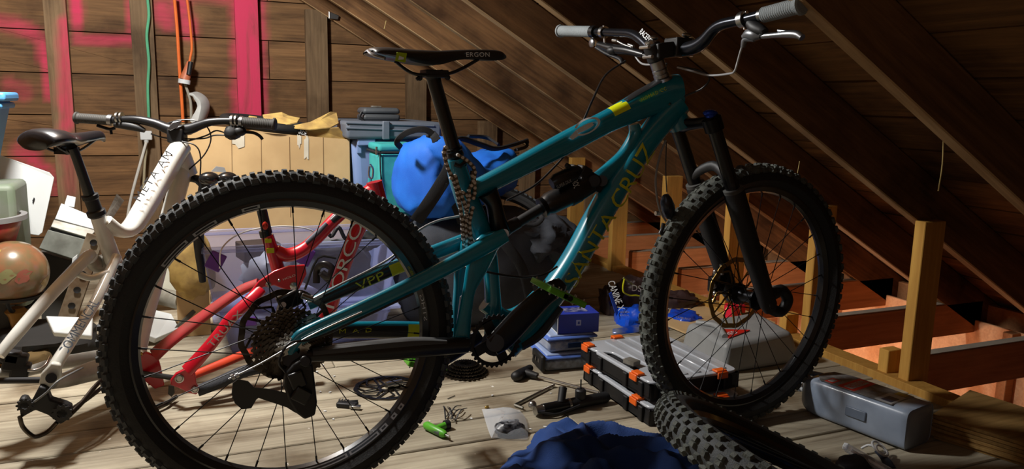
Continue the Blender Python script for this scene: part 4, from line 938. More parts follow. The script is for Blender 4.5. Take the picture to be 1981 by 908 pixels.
# ------------------------------------------------------------------ spare wheel behind the bags
w3 = empty('spare_wheel', (1.52, 2.98, .3)); tag(w3, 'dark knobbly spare wheel leaning behind the holdall, right of the blue duffel', 'wheel')
wc = at(1010, 560, 3.15); w3.location = wc; w3['_o'] = tuple(wc)
kids = wheel_parts(w3, R=.34, rim_r=.27, nsp=16, seed=9); w3.rotation_euler = (-.95, 0, -.2); wc = V((1.33, 3.42, .235)); w3.location = wc
# ------------------------------------------------------------------ clear tub
UY = 2.66
tb_ = empty('clear_tub', (.3, UY+.2, 0)); tag(tb_, 'open clear lavender plastic tub with purple latches full of bike parts, behind the red frame', 'storage box')
def tub(root, xl, xr, y0, y1, z0, z1, mat, name='tub_wall', th=.004, tp=.03):
    bt = [(xl+tp, y0+tp), (xr-tp, y0+tp), (xr-tp, y1-tp), (xl+tp, y1-tp)]; tp_ = [(xl, y0), (xr, y0), (xr, y1), (xl, y1)]
    for k in range(4):
        j = (k+1) % 4; panel(name, [(*bt[k], z0), (*bt[j], z0), (*tp_[j], z1), (*tp_[k], z1)], th, mat, root)
    panel('tub_floor', [(*bt[0], z0+.003), (*bt[1], z0+.003), (*bt[2], z0+.003), (*bt[3], z0+.003)], th, mat, root)
    for k in range(4):
        j = (k+1) % 4; MB().bar((*tp_[k], z1), (*tp_[j], z1), .010, .022, side=V((0, 0, 1))).build('tub_rim', mat, root, bevel=.003)
xl, xr = at(392, 480, UY).x, at(772, 500, UY).x; z1 = at(500, 470, UY+.1).z
tub(tb_, xl, xr, UY, UY+.36, .14, z1, CLEARB)
# lid lying under the tub and a second lower tub
t2 = empty('clear_tub', (.3, UY+.2, 0)); tag(t2, 'lower clear plastic tub with a blue rim, stacked under the open tub', 'storage box')
tub(t2, xl+.05, xr-.04, UY-.01, UY+.35, .0, .115, CLEARB)
MB().box(((xl+xr)/2+.01, UY+.165, .126), (xr-xl-.02, .39, .012)).build('tub_lid', CLEARB, t2, bevel=.005)
for px_ in (405, 580): 
    p = at(px_, 515, UY-.02); q = MB().box((p.x+.02, UY-.010, z1-.035), (.05, .016, .06), Matrix.Rotation(.5, 3, 'Y')).build('purple_latch', pm('purple_plastic', (104, 60, 160), .4), tb_, bevel=.004)
p = at(420, 640, UY-.02)
MB().box((p.x+.1, UY-.03, .12), (.05, .014, .03)).build('purple_latch', pm('purple_plastic', (104, 60, 160), .4), t2, bevel=.004)
# things in the tub
r_ = random.Random(5)
def lump(name, label, cat, c, r, mat, amp=.3, sq=.8, R=None, ns=2, seed=1, group=None):
    o = MB().sphere(c, r, 18, 12, R=R, sq=sq, amp=amp, ns=ns, seed=seed).build(name, mat, None, smooth=50); tag(o, label, cat, group); return o
m = MB(); m.box((.21, UY+.20, z1-.045), (.13, .12, .06), rotz(.2)); o = m.build('part_box', pm('dark_brown_box', (46, 34, 34), .7), bevel=.004); tag(o, 'dark brown box sticking out of the clear tub, left of the red seat tube', 'box')
c = at(640, 478, UY+.12)
lump('glove', 'crumpled grey work glove on top of the clear tub contents', 'glove', c, (.085, .05, .025), pm('grey_glove', (92, 94, 98), .8), seed=3)
lump('shoe', 'black rubber pedal overshoe at the right end of the clear tub', 'shoe', at(712, 465, UY+.18), (.05, .05, .035), BLKM, seed=8)
lump('parts_bag', 'pale plastic bag of parts inside the clear tub', 'bag', (.25, UY+.18, .24), (.1, .1, .08), pm('pale_bag', (176, 182, 196), .5), seed=12)
lump('parts_bag', 'dark bundle of tubes in the right half of the clear tub', 'bag', (.48, UY+.18, .245), (.13, .1, .085), pm('dark_bundle', (66, 70, 84), .6), seed=15)
lump('parts_bag', 'grey bundle in the lower clear tub', 'bag', (.33, UY+.17, .062), (.2, .13, .045), pm('grey_bundle', (112, 118, 138), .6), seed=22)
o = MB().tube([at(628, 430, UY+.1), at(640, 458, UY+.1), at(655, 440, UY+.1), at(668, 462, UY+.1), at(690, 470, UY+.1)], .007, sub=5).build('inner_tube', BLKM); tag(o, 'twisted black inner tube poking up from the clear tub', 'inner tube')
o = MB().tube([at(425, 520, UY-.04), at(430, 480, UY-.02), at(470, 450, UY+.02), at(540, 438, UY+.05), at(600, 445, UY+.08), at(620, 470, UY+.1)], .0025, sub=6).build('white_wire', pm('white_wire', (220, 220, 216), .4)); tag(o, 'thin white wire arching over the clear tub', 'wire')
# bottle cage, black glossy loop
o = MB().tube([at(612, 548, 2.55), at(614, 520, 2.55), at(628, 512, 2.53), at(642, 520, 2.52), at(636, 536, 2.52), at(622, 528, 2.53), at(640, 545, 2.53), at(650, 560, 2.54)], [(.012, .005)]*8, sub=5, side=YV).build('bottle_cage', BLK); tag(o, 'glossy black bottle cage hooked on the front of the clear tub', 'bottle cage')
def T3(name, pts, mat, parent, sub=4, n=14, b=None, sq=.9, label=None, sd=None):
    """tube through (px, py, half px, Y)"""
    P = [at(p[0], p[1], p[3]) for p in pts]; R_ = [p[2]*pxm(q) for p, q in zip(pts, P)]
    R_ = [(r, b or r) for r in R_]
    return MB().tube(P, R_, n=n, side=sd, sub=sub, sq=sq).build(name, mat, parent, smooth=50, label=label)
# ------------------------------------------------------------------ white bicycle frame at the left
wbk = empty('mountain_bike', at(130, 700, 2.3)); wbk.location.z = 0; wbk['_o'] = (wbk.location.x, wbk.location.y, 0)
tag(wbk, 'dirty white mountain bike without its rear wheel, behind the rear tyre at the left', 'bicycle')
T3('seat_post', [(140, 286, 9, 2.28), (150, 310, 9, 2.29), (174, 380, 10, 2.32)], BLK, wbk)
m = MB(); p0 = at(173, 376, 2.32); p1 = at(188, 416, 2.33); m.lathe([(.015, 0), (.021, .002), (.021, .012), (.018, .016), (.018, .045), (.024, .048), (.024, .060), (.019, .066)], p0, p1-p0, n=20); m.build('seat_clamp', BLKM, wbk)
T3('seat_tube', [(186, 410, 13, 2.33), (200, 450, 14, 2.35), (216, 496, 15, 2.37), (240, 560, 15, 2.40)], WPNT, wbk)
T3('top_tube', [(202, 428, 13, 2.35), (228, 446, 12, 2.37), (252, 442, 15, 2.40), (280, 402, 19, 2.46), (312, 348, 20, 2.54), (342, 296, 19, 2.61), (352, 282, 16, 2.63)], WPNT, wbk, b=.030)
T3('down_tube', [(358, 315, 17, 2.66), (340, 380, 17, 2.60), (318, 460, 17, 2.54), (300, 540, 16, 2.48), (276, 630, 16, 2.42), (262, 680, 20, 2.38)], WPNT, wbk)
T3('head_tube', [(344, 278, 15, 2.63), (356, 310, 17, 2.64), (366, 338, 16, 2.65)], WPNT, wbk, b=.025)
T3('seat_stay', [(176, 492, 10, 2.34), (160, 506, 12, 2.30), (90, 580, 12, 2.20), (36, 642, 12, 2.13), (-2, 688, 11, 2.09)], WPNT, wbk)
T3('seat_stay', [(226, 496, 9, 2.34), (206, 540, 10, 2.28), (180, 592, 10, 2.20), (140, 655, 11, 2.12), (108, 706, 12, 2.06), (98, 730, 12, 2.04)], WPNT, wbk)
T3('stay_bridge', [(146, 528, 7, 2.28), (175, 538, 6, 2.27), (210, 528, 7, 2.29)], WPNT, wbk)
T3('rocker_link', [(176, 500, 13, 2.36), (188, 512, 16, 2.38), (205, 506, 16, 2.39)], GALV, wbk)
T3('chain_stay', [(100, 742, 11, 2.03), (130, 734, 15, 2.10), (180, 718, 19, 2.18), (250, 702, 20, 2.30)], WPNT_SHADE, wbk)
T3('chain_stay', [(-5, 722, 9, 2.14), (40, 722, 9, 2.16), (110, 704, 12, 2.24), (200, 690, 14, 2.34)], WPNT_SHADE, wbk)
m = MB(); m.prism([at(x, y, 2.03) for x, y in ((80, 722), (100, 700), (118, 704), (120, 728), (110, 742), (96, 748), (88, 742), (76, 742))], (0, .02, 0)); m.build('dropout', WPNT, wbk, bevel=.004)
MB().cyl(at(99, 732, 2.0), at(99, 732, 2.03), .012, n=18).build('pivot_bolt', BLKM, wbk)
T3('axle', [(-6, 737, 6, 2.08), (80, 736, 6, 2.05)], BLKM, wbk, sub=0)
m = MB(); 
for x, y, sx, sz in ((30, 700, .05, .045), (22, 690, .04, .03), (40, 716, .04, .04)): m.box(at(x, y, 2.14), (sx, .035, sz), Matrix.Rotation(.3, 3, 'Y'))
m.build('brake_calliper', BLKM, wbk, bevel=.005)
T3('brake_pipe', [(54, 717, 3, 2.12), (72, 716, 3, 2.12), (88, 706, 2.5, 2.14), (96, 690, 2.5, 2.16)], STEEL, wbk)
# its derailleur resting on the boards, chain running off behind the tyre
dw = empty('rear_derailleur', at(90, 800, 2.02), wbk)
m = MB(); m.prism([at(x, y, 2.02) for x, y in ((78, 744), (92, 748), (100, 770), (128, 778), (140, 784), (138, 805), (118, 818), (95, 800), (70, 790), (52, 800), (42, 806), (38, 770), (46, 766), (54, 768), (60, 778))], (0, .03, 0)); m.build('derailleur_body', BLKM, dw, bevel=.004)
for x, y, r_ in ((48, 785, .018), (120, 800, .022)):
    m = MB(); sprocket(m, at(x, y, 1.99), r_*.5, r_, 11, .006, arms=5); m.build('pulley', BLKM, dw, smooth=0)
MB().tube([at(38, 806, 2.0), at(44, 826, 2.0), at(60, 842, 2.0), at(72, 845, 2.0), at(92, 836, 2.0), at(110, 818, 2.0)], [(.005, .006)]*6, sub=4, side=YV).build('derailleur_cage', DSTEEL, dw)
MB().tube([at(132, 806, 2.02), at(160, 778, 2.05), at(190, 742, 2.1), at(230, 710, 2.2)], [(.006, .004)]*4, sub=3, side=YV).build('drive_chain', pm('rusty_chain', (50, 40, 32), .5, .7), dw)
MB().tube([at(128, 798, 2.02), at(150, 785, 2.05), at(185, 760, 2.1), at(215, 735, 2.2)], [(.006, .004)]*4, sub=3, side=YV).build('drive_chain', pm('rusty_chain', (50, 40, 32), .5, .7), dw)
MB().tube([at(66, 778, 1.99), at(90, 760, 1.99), at(112, 738, 2.0), at(140, 722, 2.05), at(160, 712, 2.1)], .0025, sub=5).build('gear_housing', pm('grey_cable', (120, 122, 122), .4), wbk)
# saddle
sw_ = empty('saddle', at(120, 270, 2.28), wbk)
ex = V((.50, .866, 0)).normalized(); ex = (at(198, 254, 2.40)-at(48, 262, 2.22)); ex.z = 0; Ls = .27; ex.normalize(); ey = V((-ex.y, ex.x, 0)); c0 = at(50, 262, 2.20)
tail_ = at(64, 263, 2.24); nose_ = at(200, 254, 2.46); exl = (nose_-tail_)/.29; c0 = tail_-V((0, 0, .012)); ex = exl
m = MB(); n = 20; P_ = []; S3 = cr([(0, .0, .030, .045), (.01, .008, .034, .064), (.04, .012, .036, .072), (.09, .008, .034, .062), (.14, .0, .028, .040), (.19, .002, .022, .024), (.25, .006, .018, .019), (.28, .004, .016, .014), (.29, -.004, .008, .006)], 4)
for t, z, h, hw in S3:
    for k in range(n):
        a = 2*math.pi*k/n; cy_ = math.copysign(abs(math.cos(a))**.8, math.cos(a)); P_.append(c0+ex*t+ey*(cy_*hw)+V((0, 0, z+h/2*math.sin(a)-(.010*cy_*cy_ if math.sin(a) > 0 else .01))))
K = len(S3); m.add(P_, [(i*n+k, i*n+(k+1) % n, (i+1)*n+(k+1) % n, (i+1)*n+k) for i in range(K-1) for k in range(n)]+[tuple(range(n))[::-1], tuple((K-1)*n+k for k in range(n))])
m.build('saddle_shell', pm('saddle_shine', (22, 22, 27), .35, coat=.3), sw_, smooth=60)
for s_ in (-1, 1): MB().tube([c0+ex*.04+ey*(s_*.03)+V((0, 0, -.005)), c0+ex*.09+ey*(s_*.022)+V((0, 0, -.03)), c0+ex*.15+ey*(s_*.022)+V((0, 0, -.033)), c0+ex*.25+ey*(s_*.012)+V((0, 0, -.004))], .0035, sub=5).build('saddle_rail', BLK, sw_)
m = MB(); m.box(c0+ex*.125+V((0, 0, -.032)), (.04, .045, .018), rotz(1.0)); m.cyl(at(140, 288, 2.28), c0+ex*.125+V((0, 0, -.03)), .014); m.build('saddle_clamp', BLKM, sw_)
# stem and bars
BW = at(345, 252, 2.63); HD = V((.36, .93, 0)).normalized()
def W(x, y, d=0.0): return pln(x, y, BW+HD*d, HD)
stw = empty('stem', BW, wbk)
m = MB(); m.cyl(at(344, 286, 2.63), at(340, 262, 2.63), .021, .018, n=20); m.build('headset', BLKM, stw)
m = MB(); m.box(at(343, 262, 2.63), (.05, .05, .045), rotz(-.3)); m.box(at(352, 252, 2.66), (.055, .045, .03), rotz(-.3)); m.build('stem_body', BLKM, stw, bevel=.006)
m = MB(); m.prism([at(x, y, 2.605) for x, y in ((323, 250), (334, 236), (352, 233), (344, 246), (330, 253))], (0, .012, 0)); m.build('stem_cap', ALU, stw, bevel=.002)
hw = empty('handlebar', BW, wbk)
MB().tube([W(212, 233), W(240, 231), W(268, 232), W(300, 239), W(325, 249), W(345, 252), W(368, 249), (W(385, 243)), W(408, 236), W(440, 234), W(470, 235)], [.011, .011, .0125, .0145, .017, .0175, .017, .0145, .0125, .011, .011], sub=4, n=20).build('handlebar_tube', pm('bar_dark', (40, 40, 42), .35, .4), hw)
grip(W(145, 228), W(213, 233), pm('worn_grip', (52, 50, 46), .7), hw, r=.0155); grip(W(534, 241), W(468, 236), pm('worn_grip', (52, 50, 46), .7), hw, r=.0165)
for pa, pb in (((210, 232), (218, 233)), ((464, 235), (470, 236))): MB().cyl(W(*pa), W(*pb), .0175, n=18).build('grip_collar', ALU, hw)
l1 = empty('brake_lever', W(230, 240), wbk)
m = MB(); m.cyl(W(226, 228), W(230, 228), .018, n=16); m.cyl(W(234, 228), W(237, 228), .018, n=16); m.build('lever_clamp', STEEL, l1, kind='stuff')
m = MB(); m.tube([W(222, 241), W(245, 243), W(265, 247), W(280, 253)], [.010, .013, .012, .007], sub=3); m.build('lever_body', BLKM, l1)
m = MB(); m.tube([W(188, 243), W(198, 246), W(212, 250), W(222, 248)], .005, sub=3); m.cyl(W(214, 250), W(216, 260), .004); m.build('lever_blade', DALU, l1)
m = MB(); m.tube([W(246, 240), W(262, 242), W(270, 246)], .008, sub=3); m.build('lever_reservoir', ALU, l1)
l2 = empty('brake_lever', W(455, 255), wbk)
m = MB(); m.cyl(W(448, 234), W(452, 234), .019, n=16); m.cyl(W(456, 234), W(459, 234), .019, n=16); m.cyl(W(450, 226), W(450, 240), .004); m.build('lever_clamp', STEEL, l2, kind='stuff')
m = MB(); m.sphere(W(450, 257), (.026, .022, .022), amp=.2); m.sphere(W(464, 254), (.02, .018, .016)); m.build('lever_body', BLKM, l2)
MB().tube([W(472, 256), W(490, 257), W(502, 263), W(508, 270)], [.004, .005, .005, .005], sub=4).build('lever_blade', DALU, l2)
for pts in ([W(440, 262), W(415, 262), W(395, 268), W(360, 269), W(345, 268)], [W(438, 258), W(418, 253), W(400, 262), W(375, 270), W(352, 276)], [W(324, 239), W(345, 233), (W(375, 233)), W(400, 245), W(408, 270), W(395, 300), W(366, 328)], [W(292, 259), W(310, 265), W(330, 269)], [at(352, 274, 2.60), at(378, 282, 2.58), at(388, 305, 2.58), at(386, 362, 2.6)], [at(336, 276, 2.62), at(322, 290, 2.64), at(318, 312, 2.64)]):
    MB().tube(pts, .0024, sub=5, n=6).build('cable_housing', HOSE, wbk)
m = MB(); m.tube([at(356, 344, 2.66), at(378, 346, 2.66), at(395, 354, 2.62)], [.014, .013, .02], sub=3); m.build('fork_crown', BLKM, wbk)
for x in (405, 440): MB().sphere(at(x, 346, 2.58), (.032, .025, .022)).build('fork_top', pm('gloss_black', (24, 24, 26), .2, coat=.8), wbk)
T3('fork_leg', [(398, 350, 11, 2.60), (384, 450, 10, 2.66), (392, 545, 6, 2.70)], BLKM, wbk)
a, b = at(128, 688, 2.075), at(192, 585, 2.17)
text('stay_lettering', 'COMMENCAL', a, b, .022, pm('blue_grey_decal', (92, 108, 128), .5), wbk, nrm=V((.35, -.93, .1)).normalized(), up=V((-.8, 0, .45)), ext=.004)
a, b = at(272, 392, 2.42), at(334, 300, 2.57)
text('top_tube_lettering', 'META AM', a, b, .022, pm('dark_decal', (44, 46, 50), .5), wbk, nrm=V((0, -.9, .4)).normalized(), up=V((-.8, .1, .6)), ext=.006, spacing=1.15)
MB().prism([at(x, y, 2.6) for x, y in ((408, 332), (418, 322), (434, 324), (438, 334))], (0, .002, 0)).build('paper_tag', WHT, wbk, smooth=0)
# ------------------------------------------------------------------ red frame seen through the rear wheel
rf = empty('bare_bike', (at(450, 700, 2.3).x, 2.3, 0)); tag(rf, 'bare red mountain bike frame standing between the rear wheel and the clear tub', 'bicycle frame')
RY_ = 2.30
T3('seat_post', [(506, 405, 9.5, RY_), (517, 452, 9.5, RY_)], BLKM, rf, sub=0)
MB().cyl(at(512, 446, RY_), at(515, 458, RY_), .017, n=18).build('seat_clamp', BLK, rf)
for (x, y, w_, h_, mt) in ((513, 437, 5.5, 8, pm('red_badge', (200, 50, 30), .4)), (519, 466, 6, 4, DYEL), (523, 485, 7, 5, DYEL)):
    p = at(x, y, RY_-.017); s = pxm(p); m = MB(); m.sphere(p, (w_*s, .003, h_*s), 14, 8) if mt is not DYEL else m.box(p-V((0, .001, 0)), (w_*2*s, .002, h_*2*s)); m.build('post_sticker', mt, rf, smooth=30)
MB().lathe([(.003, 0), (.0055, .0)], at(513, 437, RY_-.0195), V((0, -1, 0)), n=12).build('badge_ring', DYEL, rf)
T3('seat_tube', [(517, 456, 11, RY_), (530, 495, 12, RY_), (540, 528, 14, RY_)], RED, rf, b=.018)
T3('top_tube', [(534, 486, 12, RY_), (556, 494, 14, RY_), (585, 484, 13, RY_), (616, 458, 12, RY_), (642, 430, 12, RY_), (680, 396, 13, RY_), (722, 366, 15, RY_)], RED, rf, b=.018)
T3('head_tube', [(724, 352, 15, RY_), (734, 392, 15, RY_)], RED, rf, b=.024)
T3('down_tube', [(730, 384, 15, RY_), (697, 436, 13, RY_), (670, 500, 13, RY_), (642, 585, 13, RY_), (626, 630, 15, RY_)], RED, rf, b=.022)
T3('frame_graphic', [(592, 470, 4, RY_-.016), (612, 452, 5, RY_-.016), (632, 432, 4, RY_-.016)], pm('grey_graphic', (70, 70, 84), .5), rf, b=.004)
T3('frame_graphic', [(642, 428, 7, RY_-.012), (660, 412, 8, RY_-.012), (676, 398, 7, RY_-.012)], BLK, rf, b=.008)
m = MB(); m.prism([at(x, y, RY_-.028) for x, y in ((478, 572), (500, 544), (530, 524), (558, 514), (590, 512), (593, 530), (578, 560), (556, 562), (530, 552), (508, 556), (488, 580))], (0, .010, 0)); m.build('rocker_link', RED, rf, bevel=.003)
for x, y, r_ in ((519, 551, .0085), (568, 553, .011), (540, 543, .005)): MB().lathe([(.002, .003), (r_*.6, .003), (r_, 0)], at(x, y, RY_-.034), V((0, -1, 0)), n=16).build('pivot_bolt', STEEL, rf)
T3('seat_stay', [(505, 560, 11, RY_-.03), (485, 580, 12, RY_-.05), (450, 612, 12, RY_-.06), (425, 645, 12, RY_-.065), (395, 682, 13, RY_-.07), (362, 718, 14, RY_-.07)], RED, rf, b=.010)
T3('seat_stay', [(500, 548, 10, RY_+.03), (470, 560, 11, RY_+.05), (435, 582, 12, RY_+.06), (380, 622, 13, RY_+.07), (330, 660, 14, RY_+.07), (298, 688, 16, RY_+.07)], pm('dirty_red', (176, 44, 48), .5, rgb2=(140, 60, 50), scale=18), rf, b=.010)
m = MB(); m.prism([at(x, y, RY_-.07) for x, y in ((330, 735), (340, 722), (360, 712), (378, 722), (380, 740), (386, 752), (380, 763), (366, 760), (346, 750), (330, 744))], (0, .014, 0)); m.build('dropout', RED, rf, bevel=.003)
m = MB(); m.prism([at(x, y, RY_+.07) for x, y in ((268, 688), (282, 680), (306, 690), (312, 712), (318, 745), (300, 752), (282, 738), (270, 716))], (0, .014, 0)); m.build('dropout', RED, rf, bevel=.003)
for x, y, r_, mt in ((347, 733, .012, STEEL), (377, 754, .010, STEEL), (272, 685, .006, GOLD)): MB().lathe([(r_*.6, .002), (r_*.75, .004), (r_, .003), (r_*1.02, 0)], at(x, y, RY_-.079 if x > 300 else RY_+.06), V((0, -1, 0)), n=20).build('pivot_bolt', mt, rf)
T3('axle', [(276, 723, 5, RY_+.06), (340, 732, 5, RY_-.06)], BLKM, rf, sub=0)
T3('chain_stay', [(382, 757, 11, RY_-.06), (420, 742, 12, RY_-.05), (470, 720, 12, RY_-.03), (520, 708, 12, RY_), (600, 690, 14, RY_)], pm('black_pad', (44, 46, 52), .75, bump=.3), rf, b=.014, label='black padded chain stay')
T3('chain_stay', [(372, 728, 8, RY_-.04), (430, 704, 9, RY_), (490, 680, 9, RY_+.04), (560, 665, 9, RY_+.04)], ORED, rf, b=.010, label='orange-red chain stay')
MB().prism([at(x, y, RY_-.06) for x, y in ((326, 746), (337, 747), (338, 760), (332, 768), (325, 762))], (0, .006, 0)).build('gear_hanger', BLK, rf)
a, b = at(410, 674, RY_-.082), at(471, 607, RY_-.072)
text('stay_lettering', 'TRUAX', a, b, .019, WHT, rf, nrm=V((0, -1, 0)), up=V((-.7, 0, .7)), spacing=1.0)
a, b = at(646, 598, RY_-.0235), at(704, 432, RY_-.0235)
text('down_tube_lettering', 'NORCO', a, b, .034, WHT, rf, nrm=V((0, -1, 0)), up=V((-.9, 0, .35)), spacing=.9)
text('link_lettering', 'HOLO', at(548, 543, RY_-.034), at(572, 534, RY_-.034), .006, WHT, rf, nrm=V((0, -1, 0)), up=V((0, 0, 1)))
# loose rods on the floor below it
o = MB().tube([fl(300, 792, .012), fl(322, 782, .012), fl(341, 768, .012)], .006).build('metal_rod', DSTEEL); tag(o, 'short dark metal rod on the boards below the red dropout', 'rod')
o = MB().tube([fl(286, 742, .02), fl(310, 738, .02)], .007).build('metal_rod', STEEL); tag(o, 'small shiny axle lying behind the rear tyre, left of the red dropout', 'rod')
# ------------------------------------------------------------------ globe on its turned stand
gc = at(25, 528, 2.86); rg = 62*pxm(gc)
g = empty('globe', (gc.x, gc.y, 0)); tag(g, 'old brown-orange globe on a turned wooden stand at the left edge', 'globe')
GM = pm('globe_print', (138, 94, 66), .28, coat=.6, rgb2=(112, 98, 68), scale=22)
nt = GM.node_tree; 
MB().sphere(gc, rg, 40, 28).build('globe_ball', GM, g)
r_ = random.Random(8)
for k in range(9):
    th = r_.uniform(-2.6, -.3); ph = r_.uniform(-.6, .8); m = MB(); u = V((math.cos(th)*math.cos(ph), math.sin(th)*math.cos(ph), math.sin(ph))); t1 = u.orthogonal().normalized(); t2 = u.cross(t1); P = [gc+u*(rg+.0004)]
    nn = 14
    for j in range(nn):
        a = 2*math.pi*j/nn; s = rg*.26*(1+.6*noise.noise(V((j*.9, k, 0)))); q = (u*rg+t1*(s*math.cos(a))+t2*(s*.7*math.sin(a))).normalized(); P.append(gc+q*(rg+.0006))
    m.add(P, [(0, 1+j, 1+(j+1) % nn) for j in range(nn)]); m.build('globe_land', pm(('globe_yellow', 'globe_rose', 'globe_green')[k % 3], ((172, 146, 84), (150, 86, 70), (132, 130, 88))[k % 3], .3, coat=.6), g)
m = MB(); m.lathe([(rg+.004, -.004), (rg+.012, -.004), (rg+.012, .004), (rg+.004, .004)], gc+V((0, 0, -rg*.72)), V((0, 0, 1)), n=30, closed=True); m2_ = rg*.74
o = MB().lathe([(m2_-.004, -.005), (m2_+.006, -.005), (m2_+.006, .005), (m2_-.004, .005)], gc+V((0, 0, -rg*.74)), V((0, 0, 1)), n=36, closed=True).build('meridian_ring', BLKM, g)
for k in range(3):
    a = 2*math.pi*k/3+.4; MB().tube([gc+V((m2_*math.cos(a), m2_*math.sin(a), -rg*.74)), gc+V((.6*m2_*math.cos(a), .6*m2_*math.sin(a), -rg*1.12)), gc+V((0, 0, -rg*1.2))], .006, sub=3).build('stand_arm', BLKM, g)
zt = gc.z-rg*1.12
MB().lathe([(.022, zt), (.034, zt-.012), (.024, zt-.03), (.018, zt-.07), (.024, zt-.10), (.034, zt-.115), (.03, .05), (.07, .03), (.09, .012), (.09, 0)], (gc.x, gc.y, 0), V((0, 0, 1)), n=28).build('stand_column', pm('brass_wood', (176, 130, 66), .35, .3), g)
# ------------------------------------------------------------------ bins and white panels, far left
def binbox(name, label, x0p, x1p, yt, ybt, Y, dep, mat, rim=None, tp=.9, zb=None):
    a, b = at(x0p, yt, Y), at(x1p, yt, Y); z1 = b.z; z0 = at(x1p, ybt, Y).z if zb is None else zb; root = empty(name, ((a.x+b.x)/2, Y+dep/2, z0)); tag(root, label, 'bin')
    m = MB(); m.box(((a.x+b.x)/2, Y+dep/2, (z0+z1)/2), (b.x-a.x, dep, z1-z0), taper=tp); m.build('bin_body', mat, root, bevel=.02, seg=3)
    if rim:
        h = rim; MB().box(((a.x+b.x)/2, Y+dep/2, z1+h/2-.01), (b.x-a.x+.035, dep+.03, h)).build('bin_rim', mat, root, bevel=.01, seg=3)
        MB().box(((a.x+b.x)/2, Y+dep/2, z1-h*.8), (b.x-a.x+.012, dep+.012, h*.7)).build('bin_band', mat, root, bevel=.008, seg=2)
    return root
LB = pm('light_blue_plastic', (96, 170, 226), .4, rgb2=(84, 156, 214), scale=3)
binbox('plastic_bin', 'pale blue plastic bin at the top left edge, standing on the translucent drawer box', -200, 0, 190, 334, 3.0, .20, LB, rim=.03, tp=.62)
dz_ = at(26, 346, 3.0).z
b2 = binbox('drawer_box', 'dusty translucent green-grey storage box beneath the pale blue bin', -200, 26, 358, 480, 2.98, .24, pm('dusty_clear', (128, 134, 126), .55, rgb2=(112, 126, 104), scale=6), tp=.98, zb=0.0)
P = [at(x, y, Y) for x, y, Y in ((-12, 296, 3.33), (0, 300, 3.33), (96, 334, 3.33), (105, 344, 3.33), (82, 450, 3.28), (75, 456, 3.28), (-12, 444, 3.28))]
n_ = (P[2]-P[1]).cross(P[4]-P[2]).normalized(); o = MB().prism(P, n_*.006).build('plastic_board', WPANEL, smooth=0, bevel=.002); tag(o, 'flat white plastic panel with rounded corners leaning on the wall at the left', 'panel')
o2 = MB().prism([p for p in [at(66, 382, 3.305), at(68, 385, 3.305), at(65, 393, 3.30), at(63, 388, 3.30)]], (0, .012, 0)).build('panel_hole', BLKM, o, smooth=0)
# red tub with grey rim
c = at(-48, 440, 3.02); rd = empty('red_bucket', (c.x, c.y+.13, 0)); tag(rd, 'red patterned bucket with a grey rim cut by the left edge, above the globe', 'bucket')
cx_, cy_ = c.x, c.y-.05; zt = at(0, 420, 2.97).z; zb = at(0, 474, 2.97).z+.25
MB().lathe([(.115, zb-.25), (.145, zt)], (cx_, cy_, 0), V((0, 0, 1)), n=36, cap=False).build('bucket_body', pm('red_plastic', (176, 24, 44), .4, rgb2=(150, 90, 60), scale=10), rd, sol=.004)
MB().lathe([(.142, zt-.008), (.160, zt-.008), (.160, zt+.008), (.142, zt+.008)], (cx_, cy_, 0), V((0, 0, 1)), n=40, closed=True).build('bucket_rim', pm('grey_rim', (140, 140, 140), .5), rd)
MB().box((cx_, cy_, (zb-.25)/2), (.2, .2, zb-.25)).build('bucket_foot', pm('dark_crate', (60, 58, 54), .8), rd, smooth=0)
# ------------------------------------------------------------------ metal lamp housing, strut, gutter, pipe and scraps behind the white frame
def slab(name, label, cat, pts, th, mat, bevel=.002, axis=None, parent=None, kindlab=None):
    P = [at(x, y, Y) for x, y, Y in pts]; n_ = (P[1]-P[0]).cross(P[2]-P[0]).normalized() if axis is None else V(axis)
    o = MB().prism(P, n_*th).build(name, mat, parent, smooth=0, bevel=bevel)
    if cat: tag(o, label, cat)
    return o
lh = empty('lamp_housing', (at(140, 460, 3.3).x, 3.3, 0)); tag(lh, 'old white and grey sheet-metal lamp housing tilted behind the white frame', 'lamp housing')
slab('top_plate', None, None, [(118, 395, 3.2), (178, 420, 3.2), (184, 446, 3.16), (106, 425, 3.16)], .012, WPANEL, parent=lh)
slab('mounting_tab', None, None, [(130, 378, 3.22), (147, 382, 3.22), (144, 402, 3.21), (124, 398, 3.21)], .006, WPANEL, parent=lh)
slab('housing_side', None, None, [(104, 426, 3.16), (186, 447, 3.16), (172, 462, 3.14), (98, 440, 3.14)], .012, GALV, parent=lh)
slab('housing_gap', None, None, [(97, 440, 3.15), (172, 462, 3.15), (168, 468, 3.15), (95, 447, 3.15)], .012, BLKM, parent=lh)
slab('housing_body', None, None, [(95, 447, 3.14), (168, 466, 3.14), (150, 505, 3.12), (78, 482, 3.12)], .10, pm('worn_grey_box', (112, 116, 108), .6, rgb2=(84, 86, 78)), parent=lh)
slab('housing_stand', None, None, [(80, 484, 3.2), (150, 505, 3.2), (140, 660, 3.2), (84, 660, 3.2)], .06, pm('dark_crate', (60, 58, 54), .8), parent=lh)
